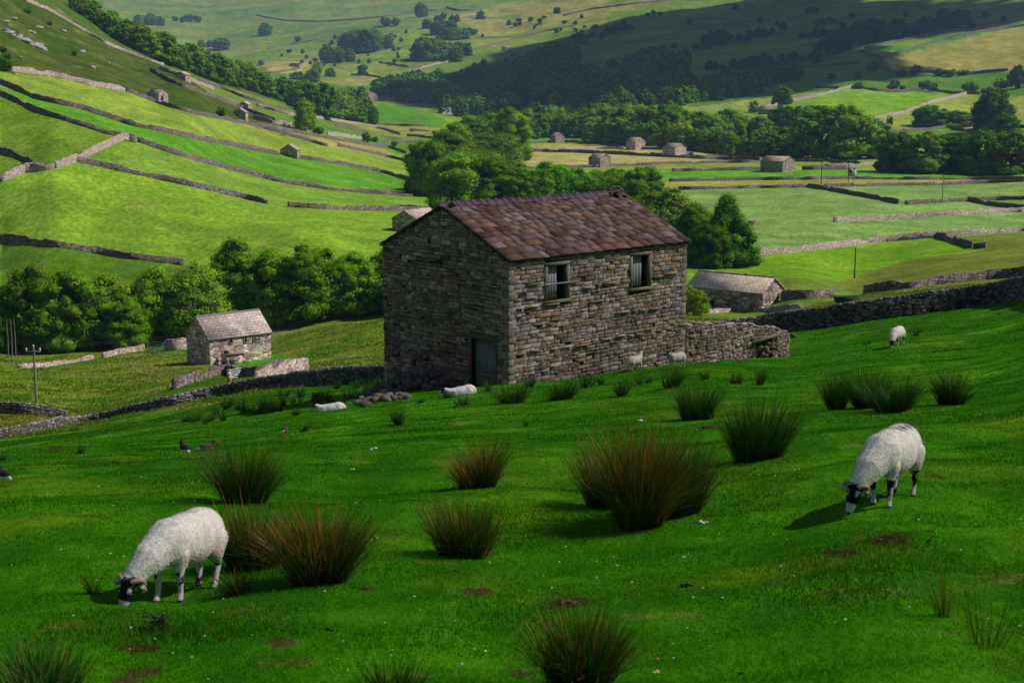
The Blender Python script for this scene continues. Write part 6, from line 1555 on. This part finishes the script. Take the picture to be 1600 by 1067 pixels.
# ------------------------------------------------------------------ wading birds
m_bird, nt, b = mat('feathers'); L(nt, colattr(nt), b.inputs['Base Color'])
m_bill, nt, b = mat('bill'); b.inputs['Base Color'].default_value = (.75, .16, .03, 1)
def bird(u, v, a, label, brown=False):
    me = blend_body([('e', (0, 0, .155), (.13, .068, .066), .15), ('t', [(.09, 0, .17), (.12, 0, .215), (.135, 0, .245)], (.045, .032, .034)), ('t', [(-.10, 0, .15), (-.20, 0, .13)], (.035, .015))], .008, 2)
    nv = len(me.vertices); co = np.empty(nv * 3, np.float32); me.vertices.foreach_get('co', co); co = co.reshape(-1, 3)
    dk = (.10, .055, .035) if brown else (.018, .018, .022); col = np.tile(dk, (nv, 1)); low = (co[:, 2] < .145 - .1 * co[:, 0]) & (co[:, 0] < .12); col[low] = (.35, .3, .28) if brown else (.8, .8, .82)
    at = me.color_attributes.new('col', 'FLOAT_COLOR', 'POINT'); c4 = np.ones((nv, 4), np.float32); c4[:, :3] = col; at.data.foreach_set('color', c4.ravel()); me.materials.clear(); me.materials.append(m_bird); me.name = 'body'
    p = ground(u, v); root = empty('wading_bird', p, a); root.scale = (1.05,) * 3; link('body', me, root)
    B = MB(); B.path([(.16, 0, .245), (.245, 0, .228)], [.009, .004], 6); B.build('bill', m_bill, root)
    for s in (.022, -.022):
        B = MB(); B.path([(0, s, .10), (.005, s, .05), (0, s, .0)], .005, 5); B.path([(0, s, .003), (.03, s, .003)], .004, 4); B.build('leg', m_bill, root)
    tag(root, label, 'bird', 'wading birds in the pasture')
bird(289, 714, 2.2, 'black and white wading bird left of the dark rush clump'); bird(324, 711, .5, 'brownish wading bird half behind the dark rush clump', True); bird(7, 758, 2.4, 'black and white wading bird at the left frame edge'); bird(446, 680, 1.4, 'brown bird beside the thin rush tuft', True)
# ------------------------------------------------------------------ poles, gates, trough
m_metal, nt, b = mat('galvanised'); b.inputs['Base Color'].default_value = (.45, .46, .46, 1); b.inputs['Metallic'].default_value = .6; b.inputs['Roughness'].default_value = .5
m_gg, nt, b = mat('green_paint'); b.inputs['Base Color'].default_value = (.10, .30, .22, 1)
m_dkg, nt, b = mat('dark_green_plastic'); b.inputs['Base Color'].default_value = (.01, .05, .03, 1)
m_white, nt, b = mat('porcelain'); b.inputs['Base Color'].default_value = (.75, .76, .8, 1)
m_pole2, nt, b = mat('tarred_wood'); b.inputs['Base Color'].default_value = (.02, .018, .02, 1)
m_wire, nt, b = mat('wire'); b.inputs['Base Color'].default_value = (.02, .02, .02, 1)
def pole(u, v, vtop, label, ymin=0, arm=True, m=None, ins=True, r=.13, arms=1):
    p = ground(u, v, ymin); H = (v - vtop) / px_per_m(p[1]); root = empty('power_pole', p)
    tag(root, label, 'power pole', 'wooden power poles')
    B = MB(); B.path([(0, 0, -.5), (0, 0, H)], [r, r * .75], 8); B.build('pole', m or m_polewood, root)
    tops = [p + np.array([0, 0, H])]
    if arm:
        A2 = MB(); A2.box((0, -.12, H - .45), (1.9 if not ins else 1.35, .1, .1)); ar = A2.build('crossarm', m or m_polewood, root)
        I = []
        for x in ((-.62, .62) if ins else (-.85, .85)): 
            q = MB(); q.path([(x, -.12, H - .40), (x, -.12, H - .2), (x, -.12, H - .12)], [.05, .09 if ins else .06, .05], 7); I.append(q)
            tops.append(p + np.array([x, -.12, H - .12]))
        q = MB(); q.path([(0, 0, H), (0, 0, H + .14)], [.08, .07], 7); I.append(q)
        for q in I: q.build('insulator', m_white if ins else m_wire, root)
    return p, H, tops
pA, HA, tA = pole(57.5, 633, 536, 'grey power pole with white insulators in the rough meadow at left', 105, True, m_polewood)
def wire(a, c, sag, r, label, name='power_line'):
    t = np.linspace(0, 1, 25)[:, None]; P = np.array(a) * (1 - t) + np.array(c) * t; P[:, 2] -= (4 * sag * t * (1 - t))[:, 0]
    B = MB(); B.path(P, r, 4, cap=False); o = B.build(name, m_wire); tag(o, label, 'power line', 'overhead wires'); return o
def far_pt(u, v, y): d = ray(u, v); return d * y / d[1]
for k, (q, nm) in enumerate(zip(tA, ('top', 'left', 'right'))):
    wire(q, far_pt(660, 470 + 5 * k, 260), 1.0, .012, 'thin dark overhead wire running right from the %s of the near power pole' % nm)
    wire(q, far_pt(-120, 585 + 9 * k, 118 + 2 * k), .5, .012, 'thin dark overhead wire running left from the %s of the near power pole' % nm)
pole(1335, 435, 386, 'dark slender pole in the bright right pasture', 200, False, m_pole2, False, .14)
pole(1283, 288, 250, 'dark pole left of the pole box on the valley floor', 440, True, m_pole2, False, .17)
pole(1325, 292, 251, 'left leg pole of the pair at the pole box', 440, True, m_pole2, False, .13); pole(1333, 292, 262, 'right leg pole of the pair at the pole box', 440, False, m_polewood, False, .13)
pole(1472, 317, 273, 'pale thin power pole on the wall in the pale meadow', 350, True, m_polewood, False, .13)
pole(1145, 263, 230, 'thin power pole between the pinkish barn and the long barn', 560, True, m_polewood, False, .14); pole(1036, 232, 216, 'thin power pole behind the pinkish barn', 700, True, m_pole2, False, .14); pole(945, 231, 205, 'thin power pole left of the pale-roofed barn', 700, True, m_pole2, False, .14); pole(875, 213, 195, 'thin power pole in front of the long wood', 700, True, m_polewood, False, .14)
for k, u in enumerate((13, 19, 24.5)):
    p = ground(u + 0, 557, 150); H = 62 / px_per_m(p[1]); B = MB(); B.path([(0, 0, -.3), (.1, 0, H * .5), (.05, 0, H)], [.10, .08, .05], 7); o = B.build('bare_trunk', m_bark, None, loc=p); tag(o, ['leftmost', 'middle', 'rightmost'][k] + ' of three bare pale trunks at the left wood edge', 'tree trunk')
# fence posts along the wood edge
for k, (u, v) in enumerate([(185, 547), (229, 543), (286, 540), (100, 549), (143, 548)]):
    p = ground(u, v, 150); B = MB(); B.box((0, 0, .6), (.12, .12, 1.4)); B.box((0, 0, 1.32), (.09, .09, .05)); o = B.build('fence_post', m_polewood, None, loc=p); tag(o, 'thin fence post at the foot of the riverside wood', 'post', 'fence posts below the wood')
def gate(pa, pb, H, mm, label, bars=5):
    pa = np.array(pa); pb = np.array(pb); root = empty('field_gate', pa); d = pb - pa; tag(root, label, 'gate')
    B = MB()
    for k in range(bars): z = .15 + (H - .15) * k / (bars - 1); B.tube((0, 0, z), (d[0], d[1], d[2] + z), .05)
    B.build('rails', mm, root); F2 = MB(); F2.tube((0, 0, 0), (0, 0, H + .05), .055); F2.tube((d[0], d[1], d[2]), (d[0], d[1], d[2] + H + .05), .055); F2.tube((0, 0, .15), (d[0], d[1], d[2] + H), .035); F2.build('frame', mm, root)
    return root
gate(ground(231, 549, 150), ground(256, 552, 150), 1.55, m_gg, 'pale green metal field gate in the ruined wall at left')
gate(ground(361, 593, 100), ground(383, 589, 100), 1.0, m_metal, 'grey metal gate in the yard wall below the lit barn')
p = ground(358.5, 599, 100); B = MB(); B.box((0, 0, .5), (.35, .35, 1.5)); B.box((0, 0, 1.28), (.42, .42, .1)); o = B.build('gate_post', m_rubpale, None, loc=p); tag(o, 'stone gatepost beside the grey metal gate', 'post')
# lambing hut beside the lit barn door: dark lean-to with slab roof
p = ground(352, 570, 120); root = empty('stone_pen', p, R(40)); tag(root, 'small dark stone pen with slab top at the lit barn door', 'pen')
B = MB(); B.box((0, 0, .5), (.3, 1.6, 1.8)); B.box((1.2, -.65, .5), (2.1, .3, 1.8)); B.box((2.4, 0, .4), (.3, 1.6, 1.6)); B.build('wall', m_rub, root)
B = MB(); B.box((1.2, -.5, 1.46), (2.8, .9, .12)); B.build('slab', m_dress, root)
# stone pillar at the wall junction
p = ground(208, 222, 300); B = MB(); g = np.random.default_rng(2)
for k in range(4): B.box((0, 0, .45 * k + .2), (1.5 - .05 * k, 1.2, .46))
o = B.build('stone_pillar', m_wallpale, None, loc=p); o.scale = (1.2, 1.2, 1.25); tag(o, 'short thick stone pillar where the pale and dark hillside walls meet', 'pillar')
# feed trough
p = ground(1322, 474, 95); root = empty('feed_trough', p, R(8)); tag(root, 'dark green feed trough behind the right boundary wall', 'trough')
B = MB(); 
B.add(np.array([(-1.1, -.35, .15), (1.1, -.35, .15), (1.1, .35, .15), (-1.1, .35, .15), (-1.25, -.5, .75), (1.25, -.5, .75), (1.25, .5, .75), (-1.25, .5, .75), (-1.18, -.43, .75), (1.18, -.43, .75), (1.18, .43, .75), (-1.18, .43, .75), (-1.05, -.3, .22), (1.05, -.3, .22), (1.05, .3, .22), (-1.05, .3, .22)]),
      [[0, 3, 2, 1], [0, 1, 5, 4], [1, 2, 6, 5], [2, 3, 7, 6], [3, 0, 4, 7], [4, 5, 9, 8], [5, 6, 10, 9], [6, 7, 11, 10], [7, 4, 8, 11], [8, 9, 13, 12], [9, 10, 14, 13], [10, 11, 15, 14], [11, 8, 12, 15], [12, 13, 14, 15]])
B.build('tub', m_dkg, root)
for x in (-.9, .9): B = MB(); B.box((x, 0, .07), (.12, .7, .2)); B.build('foot', m_dkg, root)
# concrete transformer hut on the valley floor
p = ground(1331, 277, 450); root = empty('concrete_hut', p, R(-20)); tag(root, 'small whitish hut with dark openings behind the pair of pole legs', 'hut')
m_conc, nt, b = mat('pale_concrete'); b.inputs['Base Color'].default_value = (.50, .47, .45, 1)
B = MB(); B.box((0, 0, 1.4), (3.0, 2.6, 4.2)); B.build('wall', m_conc, root); B = MB(); B.box((0, 0, 3.6), (3.4, 3.0, .2)); B.build('roof', m_roof1, root)
for x, z, w, h in ((-.5, 2.3, 1.3, 1.0), (-.3, .6, .7, .7), (.9, 2.6, .4, .5)): B = MB(); B.box((x, -1.31, z), (w, .05, h)); B.build('window', m_dark, root)
# pale rocky scars on the hill
g = np.random.default_rng(6); mR = []
for k in range(3): B = MB(); lump(B, (0, 0, 0), 1, (.33, .30, .30), g, .6); mR.append(B.build('boulder', m_stone, meshonly=True))
for k in range(46):
    t = g.random(); u = 0 + 68 * t + g.normal(0, 2); v = 45 + 33 * t + g.normal(0, 1.6)
    if k >= 34: u, v = [(47, 50), (52, 53), (130, 80), (128, 82), (145, 107), (30, 91), (8, 35), (235, 70), (60, 44), (99, 50), (170, 100), (20, 30)][k - 34]
    p = ground(u, v, 400); o = link('boulder', mR[k % 3], None, p + np.array([0, 0, .2]), g.uniform(0, 6)); s = g.uniform(.7, 1.8); o.scale = (s * 1.5, s, s)
    tag(o, 'pale limestone boulder in the scar on the upper left hillside', 'boulder', 'boulders on the hillside')
# blue drum and bits near the right trees
p = ground(1370, 249, 500); B = MB(); B.path([(0, 0, 0), (0, 0, 1.1)], .8, 10, (.1, .3, .6)); B.path([(0, 0, 1.1), (0, 0, 1.18)], .83, 10, (.1, .3, .6)); m_bl, nt, b = mat('blue_plastic'); b.inputs['Base Color'].default_value = (.06, .28, .60, 1); o = B.build('water_drum', m_bl, None, loc=p); tag(o, 'small blue drum in front of the right-hand trees', 'drum')

# ------------------------------------------------------------------ clouds that shade the fell (far above the picture)
m_cloud, nt, b = mat('cloud'); b.inputs['Base Color'].default_value = (.9, .9, .92, 1); b.inputs['Roughness'].default_value = 1
SD = np.array(SUN_DIR)
def cloud(targets, alt, size, label, seed):
    g = np.random.default_rng(seed); bm = bmesh.new(); bmesh.ops.create_icosphere(bm, subdivisions=3, radius=1); V0 = np.array([v.co[:] for v in bm.verts]); F0 = np.array([[v.index for v in f.verts] for f in bm.faces]); bm.free()
    VV = []; FF = []; n0 = 0
    for (x, y, z, s) in targets:
        k = (alt - z) / SD[2]; c = np.array([x, y, z]) + SD * k
        sz = size * s * g.uniform(.8, 1.2); off = g.uniform(0, 100)
        n_ = fbm(V0[:, 0] * 2 + off, V0[:, 1] * 2 + V0[:, 2] * 1.7 + off, 3, 4)
        V = V0 * (1 + .55 * n_)[:, None] * np.array([sz, sz, sz * .22]) + c + np.array([0, 0, g.uniform(-10, 25)])
        VV.append(V); FF.append(F0 + n0); n0 += len(V0)
    o = link('cloud', npmesh('cloud', np.vstack(VV), np.vstack(FF), m_cloud, smooth=True)); tag(o, label, None, None, 'structure')
def targ(poly, n, seed, ymin):
    """cover the outlined ground area with evenly spread puffs"""
    P = poly_world(poly + [poly[0]], ymin, step=20); x0, x1 = P[:, 0].min(), P[:, 0].max(); y0, y1 = P[:, 1].min(), P[:, 1].max()
    g = np.random.default_rng(seed); st = math.sqrt((x1 - x0) * (y1 - y0) / n); out = []
    for a in np.arange(x0, x1, st):
        for c in np.arange(y0, y1, st):
            xx = a + g.uniform(-.25, .25) * st; yy = c + g.uniform(-.25, .25) * st
            if in_poly(np.array([xx]), np.array([yy]), P)[0]: out.append((xx, yy, float(height(xx, yy)), 1.0))
    return out, st
T1, st = targ([(835, 66), (960, 40), (1110, 2), (1620, 2), (1620, 30), (1500, 46), (1400, 66), (1340, 76), (1345, 118), (1290, 132), (1180, 146), (1060, 158), (960, 168), (700, 170), (640, 150), (740, 120), (820, 92)], 170, 1, 1150)
cloud(T1, 1500, st * .80, 'low cloud shading the right-hand fell', 1)
# unseen veil added to dim the sun and soften shadows on the near pasture
m_veil, nt, b = mat('added_sun_veil'); b.inputs['Base Color'].default_value = (.9, .9, .92, 1); b.inputs['Roughness'].default_value = 1
tp = nt.nodes.new('ShaderNodeBsdfTransparent'); mx = nt.nodes.new('ShaderNodeMixShader'); mx.inputs[0].default_value = .24
L(nt, b.outputs[0], mx.inputs[1 + 1]); L(nt, tp.outputs[0], mx.inputs[1]); L(nt, mx.outputs[0], nt.nodes['Material Output'].inputs[0])
V0, F0 = _ico(5); kk_ = (1300 + 8) / SD[2]
n_ = fbm(V0[:, 0] * 2.3, V0[:, 1] * 2.3 + 7, 3, 4)
V1 = V0 * (1 + .10 * n_)[:, None] * np.array([175, 74, 12]) + np.array([4, 24, -8]) + SD * kk_
o = link('cloud', npmesh('cloud', V1, F0, m_veil, smooth=True)); tag(o, 'unseen veil added to dim the sun on the near pasture', None, None, 'structure')  # the object named cloud here is the added sun veil

# ------------------------------------------------------------------ air
hz = MB(); zl = float(GZ.min()) - 1; zt = 620
hz.box((0, 0, (zl + zt) / 2), (18600, 18600, zt - zl)); m_h = bpy.data.materials.new('haze'); m_h.use_nodes = True; nt = m_h.node_tree; nt.nodes.remove(nt.nodes['Principled BSDF'])
pv = nt.nodes.new('ShaderNodeVolumePrincipled'); pv.inputs['Color'].default_value = (.42, .62, 1.0, 1); pv.inputs['Density'].default_value = .00008
pv.inputs['Anisotropy'].default_value = 0.0; nt.links.new(pv.outputs[0], nt.nodes['Material Output'].inputs['Volume'])
o = hz.build('haze', m_h); tag(o, 'thin bluish air over the dale', None, None, 'stuff')
for o in list(bpy.data.objects):
    if o.name.startswith(('drystone_wall', 'stone_barn', 'field_barn')) and o.parent is None: o['kind'] = 'thing'
